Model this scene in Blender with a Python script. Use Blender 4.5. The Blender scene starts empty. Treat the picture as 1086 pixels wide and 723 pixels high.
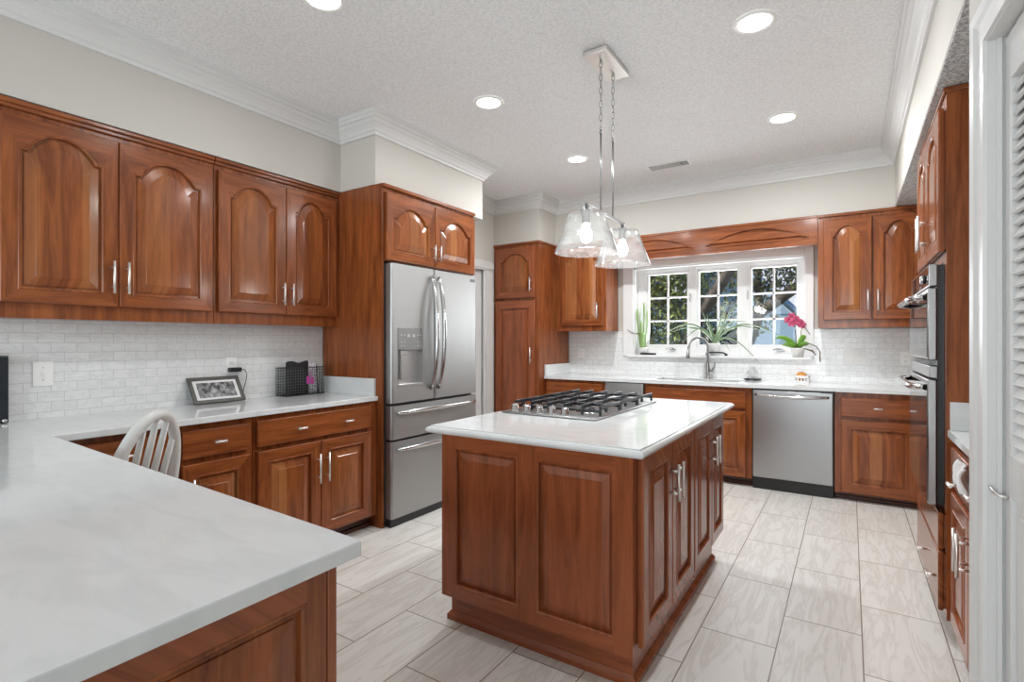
import bpy, bmesh, math, random
from mathutils import Vector, Matrix

random.seed(7)
PI = math.pi
C = bpy.context.scene.collection
scene = bpy.context.scene

# ------------------------------------------------------------------ camera
cam_data = bpy.data.cameras.new('camera')
cam_data.sensor_width = 36.0
cam_data.lens = 550.0 / 1086.0 * 36.0
cam_data.clip_start = 0.02
cam = bpy.data.objects.new('camera', cam_data)
C.objects.link(cam)
cam.location = (0, 0, 1.2686)
cam.rotation_euler = (PI / 2, 0, math.radians(33.08))
scene.camera = cam

# ------------------------------------------------------------------ exposure, sky, big lights
scene.view_settings.view_transform = 'Standard'
scene.view_settings.look = 'None'
scene.view_settings.gamma = 1.0
scene.view_settings.use_curve_mapping = False
scene.view_settings.exposure = 0.0
scene.cycles.max_bounces = 10
scene.cycles.diffuse_bounces = 6
scene.cycles.glossy_bounces = 6
scene.cycles.transmission_bounces = 8
scene.cycles.transparent_max_bounces = 16
scene.cycles.sample_clamp_indirect = 6.0
scene.cycles.caustics_reflective = False
scene.cycles.caustics_refractive = False
scene.cycles.blur_glossy = 0.5

world = bpy.data.worlds.new('world')
scene.world = world
world.use_nodes = True
wn = world.node_tree.nodes
wl = world.node_tree.links
bg = wn['Background']
tc = wn.new('ShaderNodeTexCoord')
sx = wn.new('ShaderNodeSeparateXYZ')
rp = wn.new('ShaderNodeValToRGB')
rp.color_ramp.elements[0].position = 0.0
rp.color_ramp.elements[0].color = (0.92, 0.95, 1.0, 1)
rp.color_ramp.elements[1].position = 0.6
rp.color_ramp.elements[1].color = (0.30, 0.52, 0.95, 1)
wl.new(tc.outputs['Generated'], sx.inputs[0])
wl.new(sx.outputs['Z'], rp.inputs[0])
wl.new(rp.outputs[0], bg.inputs[0])
bg.inputs[1].default_value = 0.9


def lamp(name, kind, loc, rot, energy, color=(1, 1, 1), **kw):
    d = bpy.data.lights.new(name, kind)
    d.energy = energy
    d.color = color
    for k, v in kw.items():
        setattr(d, k, v)
    o = bpy.data.objects.new(name, d)
    C.objects.link(o)
    o.location = loc
    o.rotation_euler = rot
    return o


SUN_DIR = Vector((0.80, 0.36, -0.62)).normalized()
sun = lamp('sun', 'SUN', (0, 0, 20), (0, 0, 0), 7.5, (1, 0.93, 0.82), angle=0.02)
sun.rotation_euler = SUN_DIR.to_track_quat('-Z', 'Y').to_euler()
# fill lamps added for brightness behind the camera, in the rear wall openings
REAR_FILL = 57
for x in (-2.25, -0.45):
    lamp('daylight_fill', 'AREA', (x, -3.62, 1.35), (PI / 2 + 0.30, 0, 0), REAR_FILL, (0.87, 0.955, 1.0), shape='RECTANGLE', size=1.5, size_y=2.1)
# daylight entering through the kitchen window
lamp('daylight_fill', 'AREA', (-1.12, 5.72, 1.62), (-PI / 2 - 0.40, 0, 0), 36, (0.93, 0.97, 1.0), shape='RECTANGLE', size=1.5, size_y=0.8)
CAN_W = 9.0
CAN_BACK_W = 28.0
BULB_W = 6.0


# ------------------------------------------------------------------ materials
def new_mat(name):
    m = bpy.data.materials.new(name)
    m.use_nodes = True
    nt = m.node_tree
    return m, nt, nt.nodes['Principled BSDF']


def plain(name, col, rough=0.5, metal=0.0, coat=0.0, spec=None, noise=0.0, nscale=8.0, bump=0.0, bscale=200.0, trans=0.0, contrast=False):
    m, nt, b = new_mat(name)
    b.inputs['Roughness'].default_value = rough
    b.inputs['Metallic'].default_value = metal
    b.inputs['Coat Weight'].default_value = coat
    b.inputs['Transmission Weight'].default_value = trans
    if spec is not None:
        b.inputs['Specular IOR Level'].default_value = spec
    b.inputs['Base Color'].default_value = (*col, 1)
    t = nt.nodes.new('ShaderNodeTexCoord')
    n = nt.nodes.new('ShaderNodeTexNoise')
    n.inputs['Scale'].default_value = nscale
    n.inputs['Detail'].default_value = 4
    nt.links.new(t.outputs['Object'], n.inputs['Vector'])
    mx = nt.nodes.new('ShaderNodeMix')
    mx.data_type = 'RGBA'
    k = 1 - max(noise, 0.02)
    mx.inputs['A'].default_value = (col[0] * k, col[1] * k, col[2] * k, 1)
    mx.inputs['B'].default_value = (*col, 1)
    fac = n.outputs['Fac']
    if contrast:
        mr = nt.nodes.new('ShaderNodeMapRange')
        mr.inputs['From Min'].default_value = 0.36; mr.inputs['From Max'].default_value = 0.60
        nt.links.new(fac, mr.inputs['Value']); fac = mr.outputs[0]
    nt.links.new(fac, mx.inputs['Factor'])
    nt.links.new(mx.outputs['Result'], b.inputs['Base Color'])
    if bump > 0:
        n2 = nt.nodes.new('ShaderNodeTexNoise')
        n2.inputs['Scale'].default_value = bscale
        n2.inputs['Detail'].default_value = 3
        nt.links.new(t.outputs['Object'], n2.inputs['Vector'])
        bp = nt.nodes.new('ShaderNodeBump')
        bp.inputs['Strength'].default_value = bump
        bp.inputs['Distance'].default_value = 0.004
        nt.links.new(n2.outputs['Fac'], bp.inputs['Height'])
        nt.links.new(bp.outputs['Normal'], b.inputs['Normal'])
    return m


def emit(name, col, s):
    m, nt, b = new_mat(name)
    b.inputs['Base Color'].default_value = (0.9, 0.9, 0.9, 1)
    b.inputs['Emission Color'].default_value = (*col, 1)
    b.inputs['Emission Strength'].default_value = s
    return m


def wood(name, horizontal=False, staves=0.0, dark=(0.125, 0.031, 0.0085), light=(0.345, 0.101, 0.0285), pale=(0.60, 0.27, 0.095), rough=0.24):
    m, nt, b = new_mat(name)
    N, L = nt.nodes, nt.links
    t = N.new('ShaderNodeTexCoord')
    info = N.new('ShaderNodeObjectInfo')
    sep = N.new('ShaderNodeSeparateXYZ')
    L.new(t.outputs['Object'], sep.inputs[0])
    across = N.new('ShaderNodeMath'); across.operation = 'ADD'
    L.new(sep.outputs['Y'], across.inputs[1])
    if horizontal:
        L.new(sep.outputs['Z'], across.inputs[0]); along = sep.outputs['X']
    else:
        L.new(sep.outputs['X'], across.inputs[0]); along = sep.outputs['Z']
    rnd = N.new('ShaderNodeMath'); rnd.operation = 'MULTIPLY'; rnd.inputs[1].default_value = 37.0
    L.new(info.outputs['Random'], rnd.inputs[0])
    cmb = N.new('ShaderNodeCombineXYZ')
    m1 = N.new('ShaderNodeMath'); m1.operation = 'MULTIPLY'; m1.inputs[1].default_value = 16.0
    L.new(across.outputs[0], m1.inputs[0])
    m2 = N.new('ShaderNodeMath'); m2.operation = 'MULTIPLY'; m2.inputs[1].default_value = 1.5
    L.new(along, m2.inputs[0])
    L.new(m1.outputs[0], cmb.inputs[0]); L.new(m2.outputs[0], cmb.inputs[1]); L.new(rnd.outputs[0], cmb.inputs[2])
    n1 = N.new('ShaderNodeTexNoise'); n1.inputs['Scale'].default_value = 1.3; n1.inputs['Detail'].default_value = 6; n1.inputs['Roughness'].default_value = 0.62
    n1.inputs['Distortion'].default_value = 0.8
    L.new(cmb.outputs[0], n1.inputs['Vector'])
    cmb2 = N.new('ShaderNodeCombineXYZ')
    m3 = N.new('ShaderNodeMath'); m3.operation = 'MULTIPLY'; m3.inputs[1].default_value = 160.0
    L.new(across.outputs[0], m3.inputs[0])
    m4 = N.new('ShaderNodeMath'); m4.operation = 'MULTIPLY'; m4.inputs[1].default_value = 6.0
    L.new(along, m4.inputs[0])
    L.new(m3.outputs[0], cmb2.inputs[0]); L.new(m4.outputs[0], cmb2.inputs[1]); L.new(rnd.outputs[0], cmb2.inputs[2])
    n2 = N.new('ShaderNodeTexNoise'); n2.inputs['Scale'].default_value = 1.0; n2.inputs['Detail'].default_value = 2
    L.new(cmb2.outputs[0], n2.inputs['Vector'])
    ramp = N.new('ShaderNodeValToRGB')
    ramp.color_ramp.elements[0].position = 0.33; ramp.color_ramp.elements[0].color = (*dark, 1)
    ramp.color_ramp.elements[1].position = 0.67; ramp.color_ramp.elements[1].color = (*light, 1)
    a = N.new('ShaderNodeMath'); a.operation = 'MULTIPLY_ADD'; a.inputs[1].default_value = 0.22
    L.new(n2.outputs['Fac'], a.inputs[0]); 
    a0 = N.new('ShaderNodeMath'); a0.operation = 'MULTIPLY'; a0.inputs[1].default_value = 0.78
    L.new(n1.outputs['Fac'], a0.inputs[0]); L.new(a0.outputs[0], a.inputs[2])
    L.new(a.outputs[0], ramp.inputs[0])
    col = ramp.outputs[0]
    if staves > 0:
        d = N.new('ShaderNodeMath'); d.operation = 'MULTIPLY_ADD'; d.inputs[1].default_value = 13.0
        L.new(across.outputs[0], d.inputs[0]); L.new(rnd.outputs[0], d.inputs[2])
        fl = N.new('ShaderNodeMath'); fl.operation = 'FLOOR'; L.new(d.outputs[0], fl.inputs[0])
        wnz = N.new('ShaderNodeTexWhiteNoise'); wnz.noise_dimensions = '1D'
        L.new(fl.outputs[0], wnz.inputs['W'])
        pw = N.new('ShaderNodeMath'); pw.operation = 'POWER'; pw.inputs[1].default_value = 3.0
        L.new(wnz.outputs['Value'], pw.inputs[0])
        sc = N.new('ShaderNodeMath'); sc.operation = 'MULTIPLY'; sc.inputs[1].default_value = staves
        L.new(pw.outputs[0], sc.inputs[0])
        mx = N.new('ShaderNodeMix'); mx.data_type = 'RGBA'
        mx.inputs['B'].default_value = (*pale, 1)
        L.new(sc.outputs[0], mx.inputs['Factor']); L.new(col, mx.inputs['A'])
        col = mx.outputs['Result']
    L.new(col, b.inputs['Base Color'])
    b.inputs['Roughness'].default_value = rough
    b.inputs['Specular IOR Level'].default_value = 0.30
    b.inputs['Coat Weight'].default_value = 0.28
    b.inputs['Coat Roughness'].default_value = 0.11
    return m


def tile_mat(name, axis_u, axis_v, bw, bh, u0, v0, c1, c2, mortar, msize, rough, vein=None, off=0.5, bump=0.25, vein_amt=0.5, vscale=3.0, diag=(1, 1)):
    """running-bond tiles; axis_u / axis_v are the object axes along and across the rows"""
    m, nt, b = new_mat(name)
    N, L = nt.nodes, nt.links
    t = N.new('ShaderNodeTexCoord')
    sep = N.new('ShaderNodeSeparateXYZ'); L.new(t.outputs['Object'], sep.inputs[0])
    def sh(ax, o):
        q = N.new('ShaderNodeMath'); q.operation = 'SUBTRACT'; q.inputs[1].default_value = o
        L.new(sep.outputs[ax], q.inputs[0]); return q.outputs[0]
    cmb = N.new('ShaderNodeCombineXYZ')
    L.new(sh(axis_u, u0 - bw * 40), cmb.inputs[0]); L.new(sh(axis_v, v0 - bh * 40), cmb.inputs[1])
    br = N.new('ShaderNodeTexBrick')
    br.offset = off; br.offset_frequency = 2; br.squash = 1.0
    br.inputs['Scale'].default_value = 1.0
    br.inputs['Brick Width'].default_value = bw
    br.inputs['Row Height'].default_value = bh
    br.inputs['Mortar Size'].default_value = msize
    br.inputs['Mortar Smooth'].default_value = 0.15
    br.inputs['Color1'].default_value = (*c1, 1)
    br.inputs['Color2'].default_value = (*c2, 1)
    br.inputs['Mortar'].default_value = (*mortar, 1)
    L.new(cmb.outputs[0], br.inputs['Vector'])
    col = br.outputs['Color']
    if vein is not None:
        # veins: a stretched, distorted noise band, shifted from tile to tile by the tile colour
        mp = N.new('ShaderNodeMapping')
        mp.inputs['Rotation'].default_value = (0, 0, diag[0])
        mp.inputs['Scale'].default_value = (1.0, diag[1], 1.0)
        ad = N.new('ShaderNodeVectorMath'); ad.operation = 'MULTIPLY_ADD'
        ad.inputs[1].default_value = (40, 40, 40)
        L.new(br.outputs['Color'], ad.inputs[0]); L.new(cmb.outputs[0], ad.inputs[2])
        L.new(ad.outputs[0], mp.inputs['Vector'])
        nz = N.new('ShaderNodeTexNoise'); nz.inputs['Scale'].default_value = vscale; nz.inputs['Detail'].default_value = 7
        nz.inputs['Roughness'].default_value = 0.6; nz.inputs['Distortion'].default_value = 1.0
        L.new(mp.outputs[0], nz.inputs['Vector'])
        r = N.new('ShaderNodeValToRGB')
        e = r.color_ramp.elements
        e[0].position = 0.44; e[0].color = (0, 0, 0, 1)
        e[1].position = 0.50; e[1].color = (1, 1, 1, 1)
        e2 = e.new(0.56); e2.color = (0.15, 0.15, 0.15, 1)
        e3 = e.new(0.75); e3.color = (0, 0, 0, 1)
        L.new(nz.outputs['Fac'], r.inputs[0])
        fm = N.new('ShaderNodeMath'); fm.operation = 'MULTIPLY'; fm.inputs[1].default_value = vein_amt
        L.new(r.outputs[0], fm.inputs[0])
        inv = N.new('ShaderNodeMath'); inv.operation = 'SUBTRACT'; inv.inputs[0].default_value = 1.0
        L.new(br.outputs['Fac'], inv.inputs[1])
        f2 = N.new('ShaderNodeMath'); f2.operation = 'MULTIPLY'
        L.new(fm.outputs[0], f2.inputs[0]); L.new(inv.outputs[0], f2.inputs[1])
        mx = N.new('ShaderNodeMix'); mx.data_type = 'RGBA'
        mx.inputs['B'].default_value = (*vein, 1)
        L.new(f2.outputs[0], mx.inputs['Factor']); L.new(col, mx.inputs['A'])
        col = mx.outputs['Result']
    L.new(col, b.inputs['Base Color'])
    b.inputs['Roughness'].default_value = rough
    bp = N.new('ShaderNodeBump'); bp.inputs['Strength'].default_value = bump; bp.inputs['Distance'].default_value = 0.002
    bp.invert = True
    L.new(br.outputs['Fac'], bp.inputs['Height']); L.new(bp.outputs['Normal'], b.inputs['Normal'])
    return m


def quartz(name):
    m, nt, b = new_mat(name)
    N, L = nt.nodes, nt.links
    t = N.new('ShaderNodeTexCoord')
    mp = N.new('ShaderNodeMapping'); mp.inputs['Rotation'].default_value = (0, 0, 0.7); mp.inputs['Scale'].default_value = (1, 2.6, 1)
    L.new(t.outputs['Object'], mp.inputs['Vector'])
    n = N.new('ShaderNodeTexNoise'); n.inputs['Scale'].default_value = 4.5; n.inputs['Detail'].default_value = 8; n.inputs['Distortion'].default_value = 1.4
    L.new(mp.outputs[0], n.inputs['Vector'])
    r = N.new('ShaderNodeValToRGB'); e = r.color_ramp.elements
    e[0].position = 0.36; e[0].color = (0.675, 0.70, 0.70, 1)
    e[1].position = 0.55; e[1].color = (0.725, 0.745, 0.745, 1)
    L.new(n.outputs['Fac'], r.inputs[0])
    L.new(r.outputs[0], b.inputs['Base Color'])
    b.inputs['Roughness'].default_value = 0.07
    return m


def steel(name, col=(0.62, 0.63, 0.64), rough=0.28, vertical=False):
    m, nt, b = new_mat(name)
    N, L = nt.nodes, nt.links
    t = N.new('ShaderNodeTexCoord')
    mp = N.new('ShaderNodeMapping')
    mp.inputs['Scale'].default_value = (300, 300, 3) if vertical else (3, 3, 400)
    L.new(t.outputs['Object'], mp.inputs['Vector'])
    n = N.new('ShaderNodeTexNoise'); n.inputs['Scale'].default_value = 1.0; n.inputs['Detail'].default_value = 2
    L.new(mp.outputs[0], n.inputs['Vector'])
    mr = N.new('ShaderNodeMapRange')
    mr.inputs['To Min'].default_value = rough - 0.05; mr.inputs['To Max'].default_value = rough + 0.07
    L.new(n.outputs['Fac'], mr.inputs['Value'])
    L.new(mr.outputs[0], b.inputs['Roughness'])
    b.inputs['Base Color'].default_value = (*col, 1)
    b.inputs['Metallic'].default_value = 1.0
    return m


def glass_thin(name, tint=(1, 1, 1), seeds=False, rough=0.0, gloss=1.0):
    m = bpy.data.materials.new(name)
    m.use_nodes = True
    nt = m.node_tree; N, L = nt.nodes, nt.links
    N.clear()
    out = N.new('ShaderNodeOutputMaterial')
    tr = N.new('ShaderNodeBsdfTransparent'); tr.inputs[0].default_value = (*tint, 1)
    gl = N.new('ShaderNodeBsdfGlossy'); gl.inputs['Roughness'].default_value = rough
    lw = N.new('ShaderNodeLayerWeight'); lw.inputs['Blend'].default_value = 0.5
    pw = N.new('ShaderNodeMath'); pw.operation = 'POWER'; pw.inputs[1].default_value = 4.0
    L.new(lw.outputs['Facing'], pw.inputs[0])
    mx = N.new('ShaderNodeMixShader')
    ms = N.new('ShaderNodeMath'); ms.operation = 'MULTIPLY_ADD'; ms.inputs[1].default_value = 0.75 * gloss; ms.inputs[2].default_value = 0.045 * gloss
    ms.use_clamp = True
    L.new(pw.outputs[0], ms.inputs[0])
    L.new(ms.outputs[0], mx.inputs[0]); L.new(tr.outputs[0], mx.inputs[1]); L.new(gl.outputs[0], mx.inputs[2])
    last = mx.outputs[0]
    if seeds:
        t = N.new('ShaderNodeTexCoord')
        v = N.new('ShaderNodeTexVoronoi'); v.inputs['Scale'].default_value = 150
        L.new(t.outputs['Object'], v.inputs['Vector'])
        r = N.new('ShaderNodeValToRGB'); e = r.color_ramp.elements
        e[0].position = 0.20; e[0].color = (1, 1, 1, 1); e[1].position = 0.42; e[1].color = (0, 0, 0, 1)
        L.new(v.outputs['Distance'], r.inputs[0])
        nz = N.new('ShaderNodeTexNoise'); nz.inputs['Scale'].default_value = 70
        L.new(t.outputs['Object'], nz.inputs['Vector'])
        r2 = N.new('ShaderNodeValToRGB'); r2.color_ramp.elements[0].position = 0.42; r2.color_ramp.elements[1].position = 0.6
        L.new(nz.outputs['Fac'], r2.inputs[0])
        mm = N.new('ShaderNodeMath'); mm.operation = 'MULTIPLY'
        L.new(r.outputs[0], mm.inputs[0]); L.new(r2.outputs[0], mm.inputs[1])
        m5 = N.new('ShaderNodeMath'); m5.operation = 'MULTIPLY_ADD'; m5.inputs[1].default_value = 0.30; m5.inputs[2].default_value = 0.05
        L.new(mm.outputs[0], m5.inputs[0])
        g2 = N.new('ShaderNodeBsdfPrincipled')
        g2.inputs['Base Color'].default_value = (0.86, 0.88, 0.88, 1); g2.inputs['Roughness'].default_value = 0.1
        mx2 = N.new('ShaderNodeMixShader')
        L.new(m5.outputs[0], mx2.inputs[0]); L.new(last, mx2.inputs[1]); L.new(g2.outputs[0], mx2.inputs[2])
        last = mx2.outputs[0]
    L.new(last, out.inputs['Surface'])
    return m


M = {}
M['wood'] = wood('cherry_vertical')
M['wood_h'] = wood('cherry_horizontal', horizontal=True)
M['panel'] = wood('cherry_staves', staves=0.45)
M['rich'] = wood('cherry_island', dark=(0.185, 0.0510, 0.0190), light=(0.360, 0.103, 0.0375))
M['rich_h'] = wood('cherry_island_horizontal', horizontal=True, dark=(0.185, 0.0510, 0.0190), light=(0.360, 0.103, 0.0375))
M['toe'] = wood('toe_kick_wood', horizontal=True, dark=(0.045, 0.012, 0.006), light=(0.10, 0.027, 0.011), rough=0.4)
M['quartz'] = quartz('white_quartz')
M['steel'] = steel('brushed_steel', (0.55, 0.55, 0.55), 0.32)
M['steel_dw'] = steel('dishwasher_steel', (0.37, 0.37, 0.37), 0.30, vertical=True)
M['steel_v'] = steel('brushed_steel_upright', (0.42, 0.425, 0.42), 0.44, vertical=True)
M['chrome'] = plain('polished_steel', (0.58, 0.58, 0.58), 0.16, 1.0)
M['nickel'] = plain('brushed_nickel', (0.86, 0.84, 0.81), 0.42, 1.0)
M['dark_metal'] = plain('dark_grey_appliance_side', (0.075, 0.065, 0.055), 0.42, 0.3)
M['black'] = plain('black_plastic', (0.012, 0.012, 0.013), 0.3)
M['pewter'] = plain('pewter_metal', (0.40, 0.40, 0.40), 0.3, 1.0)
M['wire'] = plain('black_wire', (0.14, 0.14, 0.14), 0.3, 0.8)
M['white_win'] = plain('white_window_paint', (0.79, 0.79, 0.785), 0.3)
M['iron'] = plain('cast_iron', (0.028, 0.030, 0.034), 0.36, 0.3, noise=0.3, nscale=60)
M['black_gloss'] = plain('black_gloss', (0.012, 0.016, 0.020), 0.06)
M['oven_glass'] = plain('black_oven_glass', (0.014, 0.010, 0.010), 0.03, spec=0.8)
M['white_trim'] = plain('white_semigloss_paint', (0.67, 0.67, 0.66), 0.34)
M['crown'] = plain('white_crown_paint', (0.69, 0.69, 0.68), 0.45)
M['wall'] = plain('greige_wall_paint', (0.575, 0.550, 0.505), 0.75, noise=0.02, nscale=2)
M['ceiling'] = plain('popcorn_ceiling', (0.83, 0.835, 0.84), 0.95, noise=0.13, nscale=75, bump=1.0, bscale=80, contrast=True)
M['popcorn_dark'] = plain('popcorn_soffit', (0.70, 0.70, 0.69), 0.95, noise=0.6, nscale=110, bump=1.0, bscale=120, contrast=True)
M['white_plastic'] = plain('white_plastic', (0.86, 0.86, 0.84), 0.3)
M['almond'] = plain('grey_slot', (0.25, 0.25, 0.25), 0.5)
M['ceramic'] = plain('white_ceramic', (0.82, 0.82, 0.80), 0.2)
M['pane'] = glass_thin('window_glass', gloss=0.8)
M['seeded'] = glass_thin('seeded_glass', seeds=True, tint=(0.96, 0.965, 0.965), gloss=1.2)
M['clear'] = glass_thin('clear_glass', tint=(0.985, 0.99, 0.99), gloss=1.2)
M['bulb'] = emit('lit_bulb', (1, 0.95, 0.86), 14)
M['can'] = emit('lit_can_lens', (1, 0.98, 0.94), 6)
M['leaf'] = plain('leaf_green', (0.085, 0.20, 0.045), 0.4, noise=0.4, nscale=20)
M['leaf_bright'] = plain('orchid_leaf_green', (0.20, 0.42, 0.055), 0.35, noise=0.3, nscale=15)
M['leaf_grey'] = plain('long_leaf_green', (0.25, 0.36, 0.20), 0.4, noise=0.4, nscale=15)
M['cactus'] = plain('cactus_green', (0.27, 0.44, 0.14), 0.5, noise=0.4, nscale=30)
M['stem'] = plain('brown_stem', (0.12, 0.08, 0.05), 0.6)
M['pink'] = plain('pink_petal', (0.70, 0.11, 0.24), 0.5, noise=0.4, nscale=40)
M['orange'] = plain('orange_peel', (0.75, 0.33, 0.07), 0.5, noise=0.25, nscale=30)
M['soil'] = plain('soil', (0.05, 0.035, 0.02), 0.9)
M['bark'] = plain('tree_bark', (0.11, 0.085, 0.065), 0.9, noise=0.5, nscale=12)
M['fol_dark'] = plain('dark_foliage', (0.060, 0.090, 0.045), 0.6, noise=0.6, nscale=3)
M['fol_light'] = plain('sunny_foliage', (0.22, 0.27, 0.06), 0.6, noise=0.5, nscale=3)
M['fol_brown'] = plain('olive_foliage', (0.12, 0.105, 0.050), 0.6, noise=0.6, nscale=3)
M['lawn'] = plain('lawn', (0.09, 0.14, 0.045), 0.9, noise=0.5, nscale=2)
M['siding'] = plain('blue_grey_siding', (0.30, 0.44, 0.60), 0.7, noise=0.15, nscale=3)
M['roof'] = plain('blue_grey_shingles', (0.12, 0.20, 0.34), 0.8, noise=0.3, nscale=10)
M['fabric'] = plain('white_towel', (0.80, 0.80, 0.79), 0.9, noise=0.08, nscale=60, bump=0.6, bscale=150)
M['cushion'] = plain('black_mesh_fabric', (0.020, 0.020, 0.022), 0.8, noise=0.4, nscale=60)
M['magenta'] = plain('magenta_plastic', (0.45, 0.045, 0.28), 0.4)
M['chair_white'] = plain('white_painted_wood', (0.66, 0.66, 0.64), 0.3)
M['frame_dark'] = plain('dark_bronze_frame', (0.10, 0.095, 0.085), 0.35, 0.4, noise=0.4, nscale=40)
M['paper'] = plain('white_mat_board', (0.82, 0.82, 0.82), 0.5)
M['pale'] = plain('pale_buttons', (0.52, 0.52, 0.52), 0.4)
M['floor'] = tile_mat('porcelain_floor_tile', 'Y', 'X', 0.612, 0.2995, 2.694, 0.0445, (0.74, 0.72, 0.68), (0.78, 0.76, 0.72), (0.26, 0.21, 0.16), 0.0028, 0.42,
                      vein=(0.42, 0.36, 0.29), vein_amt=0.32, vscale=1.9, diag=(0.70, 7.0))
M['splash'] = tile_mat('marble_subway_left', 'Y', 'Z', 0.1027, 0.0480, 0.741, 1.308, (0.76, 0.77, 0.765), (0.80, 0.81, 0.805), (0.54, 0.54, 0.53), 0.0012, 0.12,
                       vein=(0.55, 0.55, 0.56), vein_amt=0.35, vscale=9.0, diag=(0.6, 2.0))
M['splash_back'] = tile_mat('marble_subway_back', 'X', 'Z', 0.1027, 0.0495, -0.05, 0.905, (0.80, 0.815, 0.805), (0.84, 0.855, 0.845), (0.55, 0.55, 0.54), 0.0012, 0.12,
                            vein=(0.55, 0.55, 0.56), vein_amt=0.35, vscale=9.0, diag=(0.6, 2.0))


def photo_mat():
    m, nt, b = new_mat('black_and_white_photograph')
    N, L = nt.nodes, nt.links
    t = N.new('ShaderNodeTexCoord')
    n = N.new('ShaderNodeTexNoise'); n.inputs['Scale'].default_value = 38; n.inputs['Detail'].default_value = 5; n.inputs['Distortion'].default_value = 0.6
    L.new(t.outputs['Object'], n.inputs['Vector'])
    r = N.new('ShaderNodeValToRGB'); e = r.color_ramp.elements
    e[0].position = 0.38; e[0].color = (0.012, 0.012, 0.014, 1); e[1].position = 0.68; e[1].color = (0.42, 0.42, 0.43, 1)
    L.new(n.outputs['Fac'], r.inputs[0]); L.new(r.outputs[0], b.inputs['Base Color'])
    b.inputs['Roughness'].default_value = 0.15
    return m


def dots_mat():
    m, nt, b = new_mat('grey_patterned_cover')
    N, L = nt.nodes, nt.links
    t = N.new('ShaderNodeTexCoord')
    n = N.new('ShaderNodeTexVoronoi'); n.inputs['Scale'].default_value = 70
    L.new(t.outputs['Object'], n.inputs['Vector'])
    r = N.new('ShaderNodeValToRGB'); e = r.color_ramp.elements
    e[0].position = 0.25; e[0].color = (0.12, 0.12, 0.14, 1); e[1].position = 0.4; e[1].color = (0.68, 0.68, 0.72, 1)
    L.new(n.outputs['Distance'], r.inputs[0]); L.new(r.outputs[0], b.inputs['Base Color'])
    return m


M['photo'] = photo_mat()
M['dots'] = dots_mat()


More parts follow.
